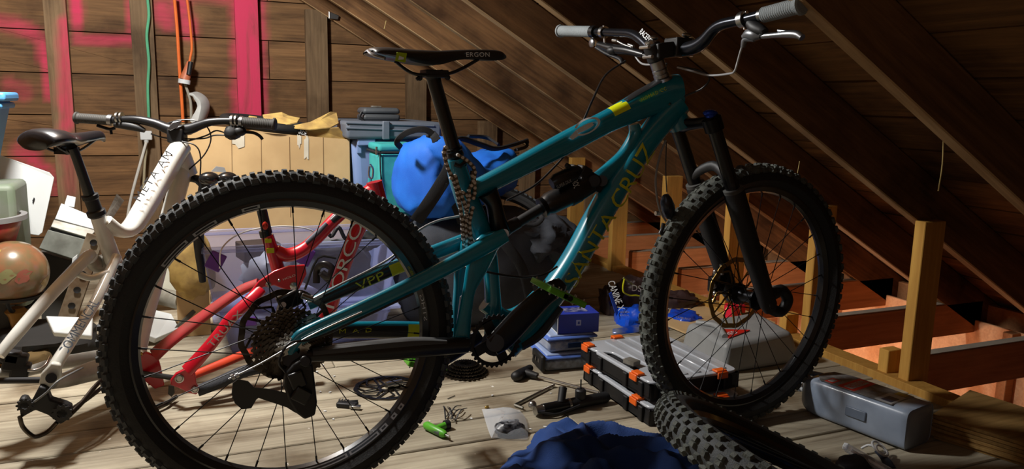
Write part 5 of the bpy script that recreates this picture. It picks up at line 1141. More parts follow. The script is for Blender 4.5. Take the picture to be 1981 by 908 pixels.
# perforated strut
st = empty('perforated_strut', (at(160, 560, 2.85).x, 2.85, 0)); tag(st, 'dirty perforated steel strut standing behind the white seat stays', 'strut')
MB().bar(at(186, 455, 2.85), at(122, 640, 2.80), .055, .012).build('strut_plate', pm('rusty_galv', (130, 118, 98), .6, .3, rgb2=(96, 76, 54), scale=20), st, smooth=0, bevel=.002)
MB().bar(at(200, 456, 2.86), at(136, 642, 2.81), .008, .04).build('strut_flange', pm('rusty_galv', (130, 118, 98), .6, .3), st, smooth=0)
for k in range(6):
    t = .08+k*.165; p = at(186+(122-186)*t, 455+(640-455)*t, 2.85-.05*t-.012); MB().lathe([(.006, 0), (.011, .002), (.011, -.001)], p, V((0, -1, 0)), n=14).build('strut_hole', BLKM, st)
slab('wood_strip', 'thin weathered wood strip leaning on the wall behind the white seat tube', 'wood strip', [(204, 428, 3.6), (214, 420, 3.6), (236, 384, 3.9), (229, 378, 3.9)], .02, GALV)
slab('white_tray', 'white plastic corner tray wedged under the white frame', 'tray', [(89, 615, 2.62), (180, 618, 2.62), (178, 655, 2.58), (104, 648, 2.58)], .03, WPANEL, bevel=.004)
slab('white_tray_flap', 'white cardboard flap lying behind the white seat stay, above the tray', 'flap', [(140, 500, 3.0), (150, 492, 3.0), (148, 520, 3.0), (138, 516, 3.0)], .004, WPANEL)
slab('gutter_piece', 'dusty grey sheet metal behind the globe', 'sheet metal', [(78, 500, 3.5), (150, 520, 3.5), (130, 650, 3.4), (70, 640, 3.4)], .01, GALV)
# dark heap low under the frame
lump('rag_heap', 'dark rag heap on the floor right of the globe stand', 'rags', (at(95, 655, 2.9).x, 2.85, .055), (.16, .12, .055), pm('dark_rag', (36, 34, 32), .9), amp=.3, seed=33)
lump('rag_heap', 'brown shoe-like lump on the floor beside the globe stand', 'rags', (at(60, 665, 2.7).x, 2.72, .03), (.05, .05, .03), pm('brown_rag', (96, 76, 40), .9), amp=.3, seed=36)
# drain pipe
a, b = at(354, 584, 2.98), at(292, 572, 3.15); dd = (b-a); dd = V((dd.x, .16, 0)).normalized(); rp = 17*pxm(a)
o = MB().lathe([(rp-.004, .0), (rp, 0), (rp, .34), (rp-.004, .34)], a, dd, n=32, closed=True).build('drain_pipe', pm('dusty_pvc', (164, 162, 152), .6, rgb2=(120, 116, 104), scale=9)); tag(o, 'dusty grey drain pipe with its open end facing right, seen through the rear wheel', 'pipe')
slab('pipe_bracket', 'grey angled metal strip lying under the drain pipe', 'metal strip', [(322, 650, 2.9), (330, 655, 2.9), (400, 582, 2.95), (394, 576, 2.95)], .02, pm('dark_strip', (84, 82, 72), .6))
slab('white_sheet', 'pale folded sheet lying below the drain pipe', 'sheet', [(280, 600, 3.0), (330, 612, 3.0), (345, 640, 2.9), (300, 660, 2.85), (275, 650, 2.85)], .02, WPANEL)
slab('foam_board', 'pale board leaning on the wall above the drain pipe', 'board', [(285, 480, 3.4), (345, 470, 3.4), (345, 575, 3.3), (280, 580, 3.3)], .012, pm('pale_board', (176, 176, 160), .7))
# yellow padded envelope
pe = empty('padded_parcel', (at(368, 520, 2.95).x, 2.95, 0)); tag(pe, 'crumpled yellow-brown paper parcel left of the clear tub', 'parcel')
m = MB(); c = at(370, 510, 2.92); m.sphere(c, (.075, .05, .115), 24, 18, sq=.6, amp=.18, ns=2.4, seed=41, R=Matrix.Rotation(-.15, 3, 'Y')); m.build('parcel_body', CARDD, pe, smooth=40)
MB().box((c.x, 2.97, (c.z-.1)/2), (.11, .09, c.z-.1)).build('parcel_stand', CARD, pe, smooth=0)
# ------------------------------------------------------------------ cords on the wall
def cord(name, label, pts, r, mat, Y=4.36, cat='cord', **k):
    o = MB().tube([at(p[0], p[1], p[2] if len(p) > 2 else Y) for p in pts], r, sub=6, n=8).build(name, mat); tag(o, label, cat); return o
cord('green_cord', 'green cord hanging down the second wall stud', [(285, -8), (288, 30), (284, 70), (288, 120), (286, 170), (288, 232)], .007, pm('green_cord_plastic', (90, 172, 130), .5))
cord('orange_cord', 'longer straight orange extension cord hanging on the plank wall', [(337, -8), (343, 60), (347, 130), (352, 200), (354, 236)], .008, pm('orange_cord_plastic', (236, 116, 50), .5))
oc = cord('orange_cord', 'shorter orange extension cord ending in a taped plug, right of the longer one', [(361, -8), (367, 40), (371, 90), (368, 112), (366, 122)], .006, pm('orange_cord_plastic', (236, 116, 50), .5))
MB().tube([at(367, 120, 4.35), at(362, 140, 4.34), at(357, 154, 4.34)], [.014, .022, .026]).build('plug', pm('orange_plug', (200, 116, 80), .5), oc)
MB().tube([at(369, 120, 4.325), at(365, 145, 4.315)], .012).build('plug_tape', BLKM, oc)
MB().tube([at(357, 154, 4.34), at(356, 162, 4.34)], .030).build('plug_end', WHT, oc)
pt = MB().tube([at(x, y, 4.30) for x, y in ((366, 182), (378, 184), (390, 194), (394, 206), (390, 220), (383, 232), (374, 240))], [(.006, .045), (.012, .045), (.016, .045), (.014, .045), (.018, .045), (.024, .04), (.02, .03)], sub=4, side=V((.5, .8, 0)).normalized(), sq=.5).build('paper_strip', pm('white_paper', (206, 208, 204), .6)); tag(pt, 'curled white paper strip hanging from the taped orange plug', 'paper')
cord('grey_cord', 'short pale cord hanging beside the curled paper strip', [(357, 160), (364, 180), (369, 200), (370, 236)], .007, pm('pale_cord', (160, 156, 140), .6))
wc_ = cord('power_cord', 'white cord sagging from the white power adapter on the wall', [(283, 275), (276, 300), (262, 350), (252, 390), (246, 425)], .007, pm('white_cord_plastic', (206, 204, 196), .5), Y=4.3)
cord('power_cord', 'second pale cord falling straight beneath the white power adapter', [(284, 275), (280, 320), (277, 370), (275, 400)], .006, pm('dirty_cord', (170, 160, 130), .6), Y=4.32)
ad = MB(); ad.box(at(283, 262, 4.33), (.055, .05, .045)); ad.cyl(at(283, 268, 4.32), at(283, 278, 4.32), .014, .009); o = ad.build('power_adapter', WPANEL, bevel=.004); tag(o, 'white power adapter plugged in on the second stud', 'power adapter')
# small steel strap tie where the studs meet the rafter
o = slab('steel_tie', 'small grey steel tie plate beside the top of the fourth stud', 'plate', [(636, 22, 4.36), (656, 30, 4.36), (654, 38, 4.36), (636, 36, 4.36)], .006, STEEL)
# ------------------------------------------------------------------ clear food boxes and the small blue carton
def clearbox(label, c, s, rz, clip=False, lidcol=None):
    root = empty('food_container', c); tag(root, label, 'container'); R = rotz(rz); c = V(c)
    MB().box(c+V((0, 0, s[2]*.36)), (s[0]*.94, s[1]*.94, s[2]*.72), R, taper=.93).build('container_body', FILM, root, bevel=.012, seg=3)
    MB().box(c+V((0, 0, s[2]*.78)), (s[0], s[1], s[2]*.16), R).build('container_lid', pm('blue_tinted_lid', (96, 130, 216), .3), root, bevel=.007, seg=3)
    MB().box(c+V((0, 0, s[2]*.90)), (s[0]*.86, s[1]*.86, s[2]*.14), R).build('lid_panel', pm('pale_lid', (168, 186, 222), .25), root, bevel=.01, seg=3)
    MB().box(c+V((0, 0, s[2]*.30)), (s[0]*.84, s[1]*.84, s[2]*.5), R).build('contents', pm('dark_contents' if clip else 'blue_contents', (70, 74, 84) if clip else (60, 90, 140), .7, rgb2=(150, 160, 176), scale=60), root, bevel=.004)
    return root, R
cb1 = V((1.125, 2.215, 0)); c1, R1 = clearbox('lower clear food container with a black clip, on the floor by the parts organisers', cb1, (.19, .16, .060), -.10, True)
m = MB(); q = at(1041, 697, 2.18); m.box(V((cb1.x-.102, cb1.y-.03, .034)), (.016, .10, .052), rotz(-.1)); m.build('black_clip', BLKM, c1, bevel=.006)
for k in range(3): MB().box(V((cb1.x-.111, cb1.y-.05+.022*k, .038)), (.004, .008, .012), rotz(-.1)).build('clip_slot', ALU, c1, smooth=0)
c2_, R2 = clearbox('upper clear container with a blue-rimmed lid, stacked under the small blue carton', V((1.13, 2.22, .061)), (.18, .15, .060), -.06)
MB().box(V((1.13, 2.142, .085)), (.045, .003, .016), rotz(-.06)).build('blue_label', pm('deep_blue_label', (16, 44, 90), .4), c2_, smooth=0)
bc = V((1.155, 2.20, .1225)); bx = empty('blue_carton', bc); tag(bx, 'small royal blue box with a black end, on top of the clear containers', 'box')
Rb = rotz(-.16); m = MB(); m.box(bc+V((0, 0, .032)), (.14, .10, .064), Rb); m.build('carton_body', pm('royal_blue_card', (40, 60, 170), .45), bx, smooth=0)
lft = Rb @ V((-1, 0, 0)); m = MB(); m.box(bc+lft*.0705+V((0, 0, .032)), (.002, .094, .058), Rb); m.build('carton_end', pm('black_card', (14, 22, 30), .35), bx, smooth=0)
fr = Rb @ V((0, -1, 0))
for dz, sz in ((.0005, (.003, .1, .003)), (.0635, (.003, .1, .003))): MB().box(bc+lft*.0705+V((0, 0, dz)), sz, Rb).build('white_edge', WHT, bx, smooth=0)
for s_ in (-1, 1): MB().box(bc+lft*.0705+fr*(s_*.0495)+V((0, 0, .032)), (.003, .002, .064), Rb).build('white_edge', WHT, bx, smooth=0)
MB().box(bc+fr*.0505+V((0, 0, .034)), (.016, .0015, .018), Rb).build('white_badge', pm('pale_blue_badge', (170, 180, 220), .5), bx, smooth=0)
MB().box(bc+fr*.0513+V((0, 0, .034)), (.007, .001, .009), Rb).build('badge_mark', pm('badge_blue', (60, 80, 170), .5), bx, smooth=0)
MB().box(bc+V((.0, .0, .0645)), (.08, .05, .001), Rb).build('carton_top_print', pm('print_pale', (150, 150, 180), .5, rgb2=(40, 50, 110), scale=50), bx, smooth=0)
# ------------------------------------------------------------------ two parts organisers with orange latches
ORG = pm('orange_plastic', (240, 104, 30), .4)
def rnd_poly(P, r):
    out = []; n = len(P)
    for i, p in enumerate(P):
        a, b = V((*P[i-1], 0)), V((*P[(i+1) % n], 0)); p = V((*p, 0)); da, db = (a-p), (b-p); ra = min(r, da.length*.45, db.length*.45); s, e = p+da.normalized()*ra, p+db.normalized()*ra
        for k in range(4): t = k/3; q = s*(1-t)**2+p*2*t*(1-t)+e*t*t; out.append((q.x, q.y))
    return out
def organiser(label, c, rz, sx=.305, sy=.385, h=.055):
    root = empty('parts_organiser', c); tag(root, label, 'organiser'); R = rotz(rz); c = V(c); L_ = lambda x, y, z: c+R @ V((x, y, z))
    def bxp(nm, x, y, z, s, mat, **k): return MB().box(L_(x, y, z), s, R).build(nm, mat, root, **k)
    m = MB()
    for s_ in (-1, 1): m.box(L_(s_*(sx/2-.006), 0, h*.40), (.012, sy, h*.8), R); m.box(L_(0, s_*(sy/2-.006), h*.40), (sx, .012, h*.8), R)
    m.box(L_(0, 0, .004), (sx, sy, .008), R); m.build('organiser_tray', BLKM, root, bevel=.004)
    for s_ in (-1, 1):
        for y in (-.15, -.07, .07, .14): bxp('tray_rib', s_*(sx/2+.002), y, h*.4, (.01, .02, h*.76), BLKM, smooth=0, bevel=.002, seg=1)
        for x in (-.11, .11): bxp('tray_rib', x, s_*(sy/2+.002), h*.4, (.03, .01, h*.76), BLKM, smooth=0, bevel=.002, seg=1)
    # lid with cut-out for the handle on the left side
    hx = .045
    P2_ = [(-sx/2, -sy/2), (sx/2, -sy/2), (sx/2, sy/2), (-sx/2, sy/2), (-sx/2, .10), (-sx/2+hx, .08), (-sx/2+hx, -.08), (-sx/2, -.10)]
    P2_ = rnd_poly(P2_, .028); MB().prism([L_(x, y, h*.88) for x, y in P2_], (0, 0, h*.16)).build('organiser_lid', pm('frosted_lid', (186, 192, 200), .25, coat=.3), root, bevel=.003)
    bxp('handle_bar', -sx/2+.008, 0, h*.86, (.018, .2, .012), pm('frosted_lid', (150, 158, 170), .22), bevel=.004)
    bxp('handle_well', -sx/2+.032, 0, h*.72, (.03, .15, .01), BLKM, smooth=0)
    for k in range(5): bxp('lid_ridge', -sx/2+.085+k*.045, .0, h*.965, (.022, sy*.9, .006), pm('frosted_lid2', (178, 184, 192), .18, coat=.5), bevel=.002, seg=1)
    for (x, y, rot) in ((-sx/2, sy*.40, 0), (-sx/2, -sy*.31, 0), (sx*.28, -sy/2, 1), (-sx*.22, -sy/2, 1), (-.02, sy/2, 1)):
        s1 = (.024, .036, .007) if not rot else (.036, .024, .007); m = MB(); m.box(L_(x+(.006 if not rot else 0), y+(.006 if rot and y < 0 else 0), h+.002), s1, R)
        s2 = (.005, .036, .02) if not rot else (.036, .005, .02); m.box(L_(x-(.01 if not rot else 0), y-(.01 if rot and y < 0 else -.01 if rot else 0), h-.008), s2, R); m.build('latch', ORG, root, bevel=.003)
    return root
organiser('lower black parts organiser with orange latches, on the floor behind the front wheel', (1.272, 1.862, 0), .0)
organiser('upper black parts organiser with a clear ridged lid, stacked on the other one', (1.276, 1.885, .0635), .03)
o = MB().box(fl(1222, 700, .128)+V((0, 0, 0)), (.03, .04, .012), rotz(.3)).build('steel_bracket', GALV, smooth=0); tag(o, 'small square steel bracket lying on the upper organiser', 'bracket')
# ------------------------------------------------------------------ grey tool case
gz = empty('tool_case', (1.80, 2.16, 0)); tag(gz, 'light grey moulded tool case with a red triangular label, right of the organisers', 'case')
GC = pm('case_light_grey', (150, 152, 152), .5, rgb2=(138, 140, 140), scale=8)
MB().hexa([(1.575, 1.935, 0), (1.915, 1.945, 0), (1.94, 2.22, 0), (1.60, 2.22, 0), (1.585, 1.945, .10), (1.86, 1.95, .115), (1.92, 2.20, .115), (1.61, 2.20, .10)]).build('case_body', GC, gz, bevel=.018, seg=3)
MB().tube([(1.62, 2.0, .106), (1.66, 2.10, .112), (1.63, 2.17, .106)], .010, sub=4).build('case_handle', GC, gz)
MB().prism([(1.625, 1.985, .1045), (1.655, 2.07, .1080), (1.74, 2.02, .1110)], (0, 0, .003)).build('red_label', pm('red_label', (210, 36, 30), .4), gz, smooth=0)
text('label_lettering', 'RED', (1.638, 2.0, .1095), (1.68, 2.005, .1115), .025, WHT, gz, nrm=V((0, 0, 1)), up=V((0, 1, 0)))
o = MB().box((1.95, 2.36, .05), (.07, .05, .10)).build('red_glow_block', pm('red_clear', (230, 40, 60), .3), bevel=.006); tag(o, 'bright red block in place of a red glow behind the grey tool case', 'plastic block')  # solid red block painted in for a red glow, no lamp
# ------------------------------------------------------------------ dog food bag
db = empty('dog_food_bag', (1.66, 2.62, 0)); tag(db, 'crumpled blue and brown dog food bag lying open behind the front wheel', 'bag')
BRN = pm('brown_foil', (42, 30, 30), .4, rgb2=(60, 44, 44), scale=10); BLF = pm('blue_foil', (20, 84, 214), .35, coat=.2, rgb2=(14, 68, 190), scale=8)
YD = 2.62
def foil(name, outline, Y0, mat, parent, puff=.07, seed=1, sc=8):
    """puffed crumpled sheet from a closed outline of (px,py,Y)"""
    P = [at(*p) for p in outline]; c = sum(P, V())/len(P); m = MB(); rings = [1, .82, .6, .36, .15]; n = len(P)*3
    Q = [V(q) for q in cr([tuple(p) for p in P+[P[0]]], 3)][:-1]; n = len(Q); vv = []
    for r_ in rings:
        for q in Q:
            p = c+(q-c)*r_; h = puff*(1-r_*r_); f = noise.noise(p*sc*2+V((seed, 0, 0)))*.03*(1-r_**4)+noise.noise(p*sc*5)*.010
            vv.append(p+V((-.1, -.8, .55)).normalized()*(h+f))
    vv.append(c+V((-.1, -.8, .55)).normalized()*puff)
    fs = [(i*n+k, i*n+(k+1) % n, (i+1)*n+(k+1) % n, (i+1)*n+k) for i in range(len(rings)-1) for k in range(n)]+[((len(rings)-1)*n+k, (len(rings)-1)*n+(k+1) % n, len(vv)-1) for k in range(n)]
    m.add(vv, fs); return m.build(name, mat, parent, smooth=50, sol=.0015)
def lumpy(name, px, Y, r, mat, seed, sq=.75, R=None, amp=.28):
    return MB().sphere(at(px[0], px[1], Y), r, 28, 18, R=R, sq=sq, amp=amp, ns=2.4, seed=seed).build(name, mat, db, smooth=40)
BR2 = Matrix.Rotation(.25, 3, 'X')
lumpy('bag_top', (1226, 574, 0), 2.74, (.085, .05, .085), BRN, 3, R=BR2)
lumpy('bag_top', (1312, 590, 0), 2.70, (.085, .06, .055), BRN, 5)
lumpy('bag_side', (1180, 595, 0), 2.72, (.035, .05, .085), BRN, 8, R=Matrix.Rotation(-.2, 3, 'Y'))
lumpy('bag_lower', (1232, 622, 0), 2.56, (.085, .08, .055), BLF, 6)
lumpy('bag_lower', (1322, 622, 0), 2.54, (.075, .08, .040), BLF, 7)
foil('torn_edge', [(1186, 636, 2.46), (1240, 628, 2.46), (1300, 628, 2.46), (1348, 640, 2.46), (1354, 655, 2.46), (1300, 655, 2.44), (1240, 650, 2.44), (1190, 648, 2.44)], 2.5, pm('foil_inside', (120, 128, 150), .3, .3, rgb2=(20, 70, 190), scale=18), db, puff=.02, seed=11)
MB().prism([at(x, y, 2.56) for x, y in ((1178, 568), (1183, 566), (1196, 605), (1192, 612))], (0, .004, 0)).build('blue_stripe', BLF, db, smooth=0)
text('bag_lettering', 'CANINE X', at(1175, 546, 2.62), at(1196, 602, 2.55), .03, WHT, db, nrm=V((-.1, -1, .2)).normalized(), up=V((1, 0, .4)))
text('bag_lettering', 'DS', at(1222, 563, 2.58), at(1240, 565, 2.58), .025, WHT, db, nrm=V((0, -1, .2)).normalized(), up=V((0, .2, 1)))
text('bag_lettering', 'ADULT DOG', at(1200, 606, 2.45), at(1218, 606, 2.45), .007, WHT, db, nrm=V((0, -1, .3)).normalized(), up=V((0, .3, 1)))
text('bag_lettering', 'NUTRITION', at(1199, 612, 2.45), at(1216, 612, 2.45), .006, WHT, db, nrm=V((0, -1, .3)).normalized(), up=V((0, .3, 1)))
text('bag_lettering', 'LAMB RICE', at(1308, 616, 2.46), at(1336, 620, 2.46), .008, WHT, db, nrm=V((0, -1, .3)).normalized(), up=V((0, .3, 1)))
MB().tube([at(x, y, 2.58) for x, y in ((1208, 540), (1205, 556), (1207, 566), (1218, 572), (1230, 572), (1240, 574))], .0035, sub=4).build('yellow_outline', DYEL, db)
MB().tube([at(x, y, 2.60) for x, y in ((1206, 538), (1214, 544), (1225, 552), (1236, 558))], .004, sub=4).build('yellow_outline', pm('olive_print', (120, 124, 70), .5), db)
o = slab('cardboard_sheet', 'light brown cardboard sheet lying on the boards behind the dog food bag', 'cardboard', [(1330, 575, 3.05), (1420, 590, 3.0), (1480, 640, 2.62), (1380, 650, 2.5), (1330, 620, 2.7)], .006, CARD)
P = [fl(1300, 570, .008), fl(1400, 585, .008), fl(1500, 625, .008), fl(1480, 660, .008), fl(1350, 655, .008), fl(1290, 630, .008)]
bpy.data.objects.remove(o); o = MB().prism(P, (0, 0, .006)).build('cardboard_sheet', CARD, smooth=0); tag(o, 'light brown cardboard sheet lying flat on the boards behind the dog food bag', 'cardboard')
# ------------------------------------------------------------------ grey jug on its side
J = empty('oil_jug', (1.71, 1.44, 0)); tag(J, 'big grey plastic oil jug lying on its side by the wooden post', 'jug')
JG = pm('jug_grey', (146, 158, 176), .35, rgb2=(118, 130, 148), scale=6, coat=.2)
jr = math.atan2(.06, -.33)+math.pi/2; RJ = rotz(.2); jc = V((1.680, 1.485, .0))
def JL(x, y, z): return jc+RJ @ V((x, y, z))
m = MB(); secs = []; nn = 32
for y, w_, zc, h in cr([(-.168, .052, .053, .045), (-.164, .062, .054, .053), (-.15, .066, .055, .055), (0, .066, .055, .055), (.08, .066, .055, .055), (.125, .060, .054, .051), (.15, .045, .052, .038), (.162, .028, .05, .026), (.168, .02, .05, .018)], 4):
    secs.append((y, w_, zc, h))
P_ = []
for y, w_, zc, h in secs:
    for k in range(nn):
        a = 2*math.pi*k/nn; P_.append(JL(math.copysign(abs(math.cos(a))**.32, math.cos(a))*w_, y, zc+math.copysign(abs(math.sin(a))**.32, math.sin(a))*h))
K = len(secs); m.add(P_, [(i*nn+k, i*nn+(k+1) % nn, (i+1)*nn+(k+1) % nn, (i+1)*nn+k) for i in range(K-1) for k in range(nn)]+[tuple(range(nn))[::-1], tuple((K-1)*nn+k for k in range(nn))])
m.build('jug_body', JG, J, smooth=50)
MB().lathe([(.016, 0), (.016, .012), (.020, .012), (.020, .030), (.017, .032)], JL(-.01, .165, .055), RJ @ V((0, 1, .1)), n=24).build('jug_cap', WHT, J)
MB().tube([JL(-.03, .14, .09), JL(.0, .175, .095), JL(.035, .14, .09)], .008, sub=4).build('jug_handle', JG, J)
MB().box(JL(-.0675, -.03, .056), (.006, .060, .028), RJ).build('grip_recess', pm('jug_grey_dark', (104, 116, 134), .4), J, bevel=.003)
def lab(x0, x1, y0, y1, mat, z=.1107, nm='label_panel'):
    return MB().prism([JL(x0, y0, z), JL(x1, y0, z), JL(x1, y1, z), JL(x0, y1, z)], (0, 0, .0006)).build(nm, mat, J, smooth=0)
m = MB(); m.prism([JL(x, y, .1101) for x, y in ((-.058, -.12), (.05, -.12), (.055, .06), (.04, .11), (-.02, .12), (-.058, .09))], (0, 0, .001)); m.build('jug_label', pm('label_print', (132, 130, 126), .45, rgb2=(96, 92, 92), scale=40), J, smooth=0)
lab(-.055, .05, -.012, .038, pm('label_red', (204, 56, 44), .45)); lab(-.045, .04, .0, .026, pm('label_pale', (176, 176, 176), .45), .1113)
lab(-.052, -.012, .055, .08, pm('label_red', (204, 56, 44), .45)); lab(-.044, -.02, .06, .075, pm('label_pale', (176, 176, 176), .45), .1113)
lab(-.054, .02, -.116, -.07, pm('label_pale', (176, 176, 176), .45)); lab(.022, .045, -.11, -.08, pm('label_ochre', (170, 140, 50), .45))
lab(-.045, -.005, -.11, -.082, pm('label_navy', (60, 66, 90), .45), .1113, 'barcode')
text('label_lettering', 'MOTOR', JL(.035, .022, .1119), JL(-.04, .022, .1119), .018, pm('label_red', (204, 56, 44), .45), J, nrm=V((0, 0, 1)), up=RJ @ V((0, -1, 0)))
# ------------------------------------------------------------------ stacked plywood offcuts
pw = empty('plywood_stack', (2.0, 1.2, 0)); tag(pw, 'stack of thin plywood offcuts at the lower right corner, beside the grey jug', 'plywood')
r_ = random.Random(2)
for k in range(6):
    z = .004+k*.0095; a = fl(1800+r_.uniform(-5, 6), 846-8.0*k, z); b = fl(1868+r_.uniform(-4, 4), 806-8.0*k, z)
    e1 = V((.02, -.62, 0)); e1 = (fl(1985, 903-8.0*k, z)-fl(1806, 848-8.0*k, z)); e1.z = 0; e1 = e1.normalized()*.75; w__ = V((.17, .045, 0))
    a2 = V((a.x, a.y, z)); P = [a2, a2+e1, a2+e1+w__, a2+w__]
    if k == 5: P = [a2, a2+e1, a2+e1+w__, V((b.x+.05, b.y+.02, z))]
    MB().prism(P, (0, 0, .0085)).build('plywood_sheet', WPLY, pw, smooth=0, bevel=.001, seg=1, origin=a2)
# ------------------------------------------------------------------ loose front wheel lying against the cloth
lw = empty('loose_wheel', (1.026, .919, .181)); tag(lw, 'loose wheel with a chunky black knobbly tyre tipped over at the bottom edge', 'wheel')
wheel_parts(lw, knob=RUBD, seed=12, nsp=28, rim_r=.284); nrm_ = V((.455, -.033, .89)).normalized()
lw.rotation_euler = V((0, 1, 0)).rotation_difference(nrm_).to_euler()
for sp_ in ((60, 82), (96, 110)): 
    o = rim_outline(lw, [sp_], .2885, .2965, pm('red_pinstripe', (150, 50, 40), .5)); 
# ------------------------------------------------------------------ blue cloth
m = MB(); gx, gy = 90, 70; X0, X1, Y0_, Y1_ = .45, 1.25, .75, 1.72; vv = []
def clothz(x, y):
    u = (x-.84)/.33; v_ = (y-1.27)/.37; e = u*u*(.9+.3*noise.noise(V((x*5, y*5, 2))))+v_*v_*(.9+.5*noise.noise(V((x*4, y*4, 9))))
    base = max(0, 1-e); h = .125*base**.45
    rd_ = 1-abs(noise.noise(V((x*8.5+y*3.2, y*6.0-x*2.5, 1))))*2.6; rd2 = 1-abs(noise.noise(V((x*19+y*6, y*15, 4))))*2.4
    return h*max(.10, .22+.60*max(rd_, -.1)**1.3 if rd_ > 0 else .15)+h*.24*rd2, e
idx = {}; fs = []
for j in range(gy+1):
    for i in range(gx+1):
        x = X0+(X1-X0)*i/gx; y = Y0_+(Y1_-Y0_)*j/gy; z, e = clothz(x, y)
        if e < 1.0: idx[(i, j)] = len(vv); vv.append((x, y, max(z, .003)))
for j in range(gy):
    for i in range(gx):
        q = [(i, j), (i+1, j), (i+1, j+1), (i, j+1)]
        if all(k in idx for k in q): fs.append(tuple(idx[k] for k in q))
m.add(vv, fs); o = m.build('blue_cloth', pm('navy_cotton', (26, 62, 124), .9, rgb2=(22, 52, 108), scale=6, bump=.3, bscale=500), smooth=180, sol=.002, sub=1); tag(o, 'crumpled navy blue cloth on the boards at the bottom, left of the loose wheel', 'cloth')
# ------------------------------------------------------------------ small tools and parts on the boards
def put(mb, name, mat, label, cat, **k):
    o = mb.build(name, mat, **k); tag(o, label, cat); return o
ra = fl(748, 750, .003); 
rt_ = rotor_mesh('brake_rotor', None, .098, 0, DSTEEL, arms=8, tilt=Matrix.Rotation(math.pi/2, 3, 'X')); rt_.location = ra; rt_['_o'] = tuple(ra); tag(rt_, 'flat steel brake disc lying on the floor inside the rear wheel view', 'brake disc')
c = fl(760, 745, .012); put(MB().cyl(c+V((-.02, 0, 0)), c+V((.03, .01, 0)), .011, n=18), 'axle_barrel', STEEL, 'short chrome axle barrel resting on the loose brake disc', 'axle')
# multitool
mt = empty('multitool', fl(672, 783)); tag(mt, 'black and silver multitool on the boards left of the brake disc', 'multitool')
c = fl(672, 783, .008); Rm = rotz(-.55)
MB().box(c, (.06, .026, .014), Rm).build('tool_body', BLKM, mt, bevel=.004); MB().box(c+Rm @ V((.028, -.012, .0)), (.03, .014, .008), Rm).build('tool_blade', STEEL, mt, bevel=.001)
for k in range(4): MB().box(c+Rm @ V((-.026+.008*k, .008, .0085)), (.004, .010, .003), Rm).build('tool_bit', STEEL, mt, smooth=0)
MB().box(c+Rm @ V((.01, .016, .003)), (.03, .006, .008), rotz(-.2)).build('tool_hook', BLKM, mt, bevel=.001)
# green T-handle key
gk = empty('hex_driver', fl(850, 828)); tag(gk, 'green and grey T-handled hex driver on the boards by the rear tyre', 'hex driver')
a, b = fl(822, 822, .012), fl(862, 842, .012); GP = pm('green_plastic', (84, 168, 40), .4)
MB().tube([a, a+(b-a)*.1, a+(b-a)*.9, b], [.007, .0115, .0105, .006], n=16).build('driver_handle', GP, gk)
MB().tube([a+(b-a)*.12+V((0, -.004, .0)), a+(b-a)*.78+V((0, -.004, 0))], .0095, n=14).build('handle_grip', pm('grip_grey', (74, 84, 78), .7), gk)
MB().tube([b, b+(b-a)*.18], .0032).build('hex_tip', STEEL, gk)
c = a+(b-a)*.45; MB().tube([c, fl(866, 822, .012)], [.008, .010]).build('driver_arm', GP, gk); MB().tube([fl(860, 823, .012), fl(869, 821, .012)], .0125, n=16).build('driver_cap', BLKM, gk)
# cut cable ties
CT = ['bent black cable tie, leftmost of the little heap above the green driver', 'long grey-black cable tie slanting across the heap of ties', 'second cable tie slanting beside the longest one in the heap', 'upright cable tie in the middle of the small heap', 'cable tie at the right end of the small heap', 'lowest cable tie of the heap, nearest the green driver']
r_ = random.Random(4)
for k, (x0, y0, x1, y1) in enumerate(((858, 786, 862, 812), (872, 812, 896, 792), (868, 806, 892, 785), (866, 788, 876, 810), (880, 815, 903, 790), (862, 808, 886, 795))):
    a, b = fl(x0, y0, .003), fl(x1, y1, .006+.003*k); put(MB().tube([a, (a+b)/2+V((0, 0, .012)), b], [(.0022, .0009)]*3, sub=3, side=V((0, 0, 1))), 'cable_tie', BLKM, CT[k], 'cable tie')['group'] = 'cut cable ties'
# bag of parts
zb_ = empty('parts_bag', fl(980, 830)); tag(zb_, 'small clear zip bag of dark parts on the boards left of the blue cloth', 'bag')
pts = [fl(932, 792, .012), fl(1005, 794, .014), fl(1022, 845, .004), fl(1000, 850, .004), fl(958, 848, .004), fl(948, 842, .004)]
cB = sum(pts, V())/6; vv = []; rings = [1, .8, .55, .25]
Q = [V(q) for q in cr([tuple(p) for p in pts+[pts[0]]], 4)][:-1]; n = len(Q)
for r_k in rings:
    for q in Q: p = cB+(q-cB)*r_k; vv.append(p+V((0, 0, .034*(1-r_k**2)*(1+.5*noise.noise(p*40)))))
vv.append(cB+V((0, 0, .036))); m = MB(); m.add(vv, [(i*n+k, i*n+(k+1) % n, (i+1)*n+(k+1) % n, (i+1)*n+k) for i in range(3) for k in range(n)]+[(3*n+k, 3*n+(k+1) % n, len(vv)-1) for k in range(n)])
m.build('bag_film', FILM, zb_, smooth=40)
MB().sphere(fl(985, 828, .017), (.042, .028, .019), 16, 10, amp=.3).build('bag_contents', pm('dark_parts', (40, 42, 48), .4, rgb2=(110, 112, 116), scale=70), zb_)
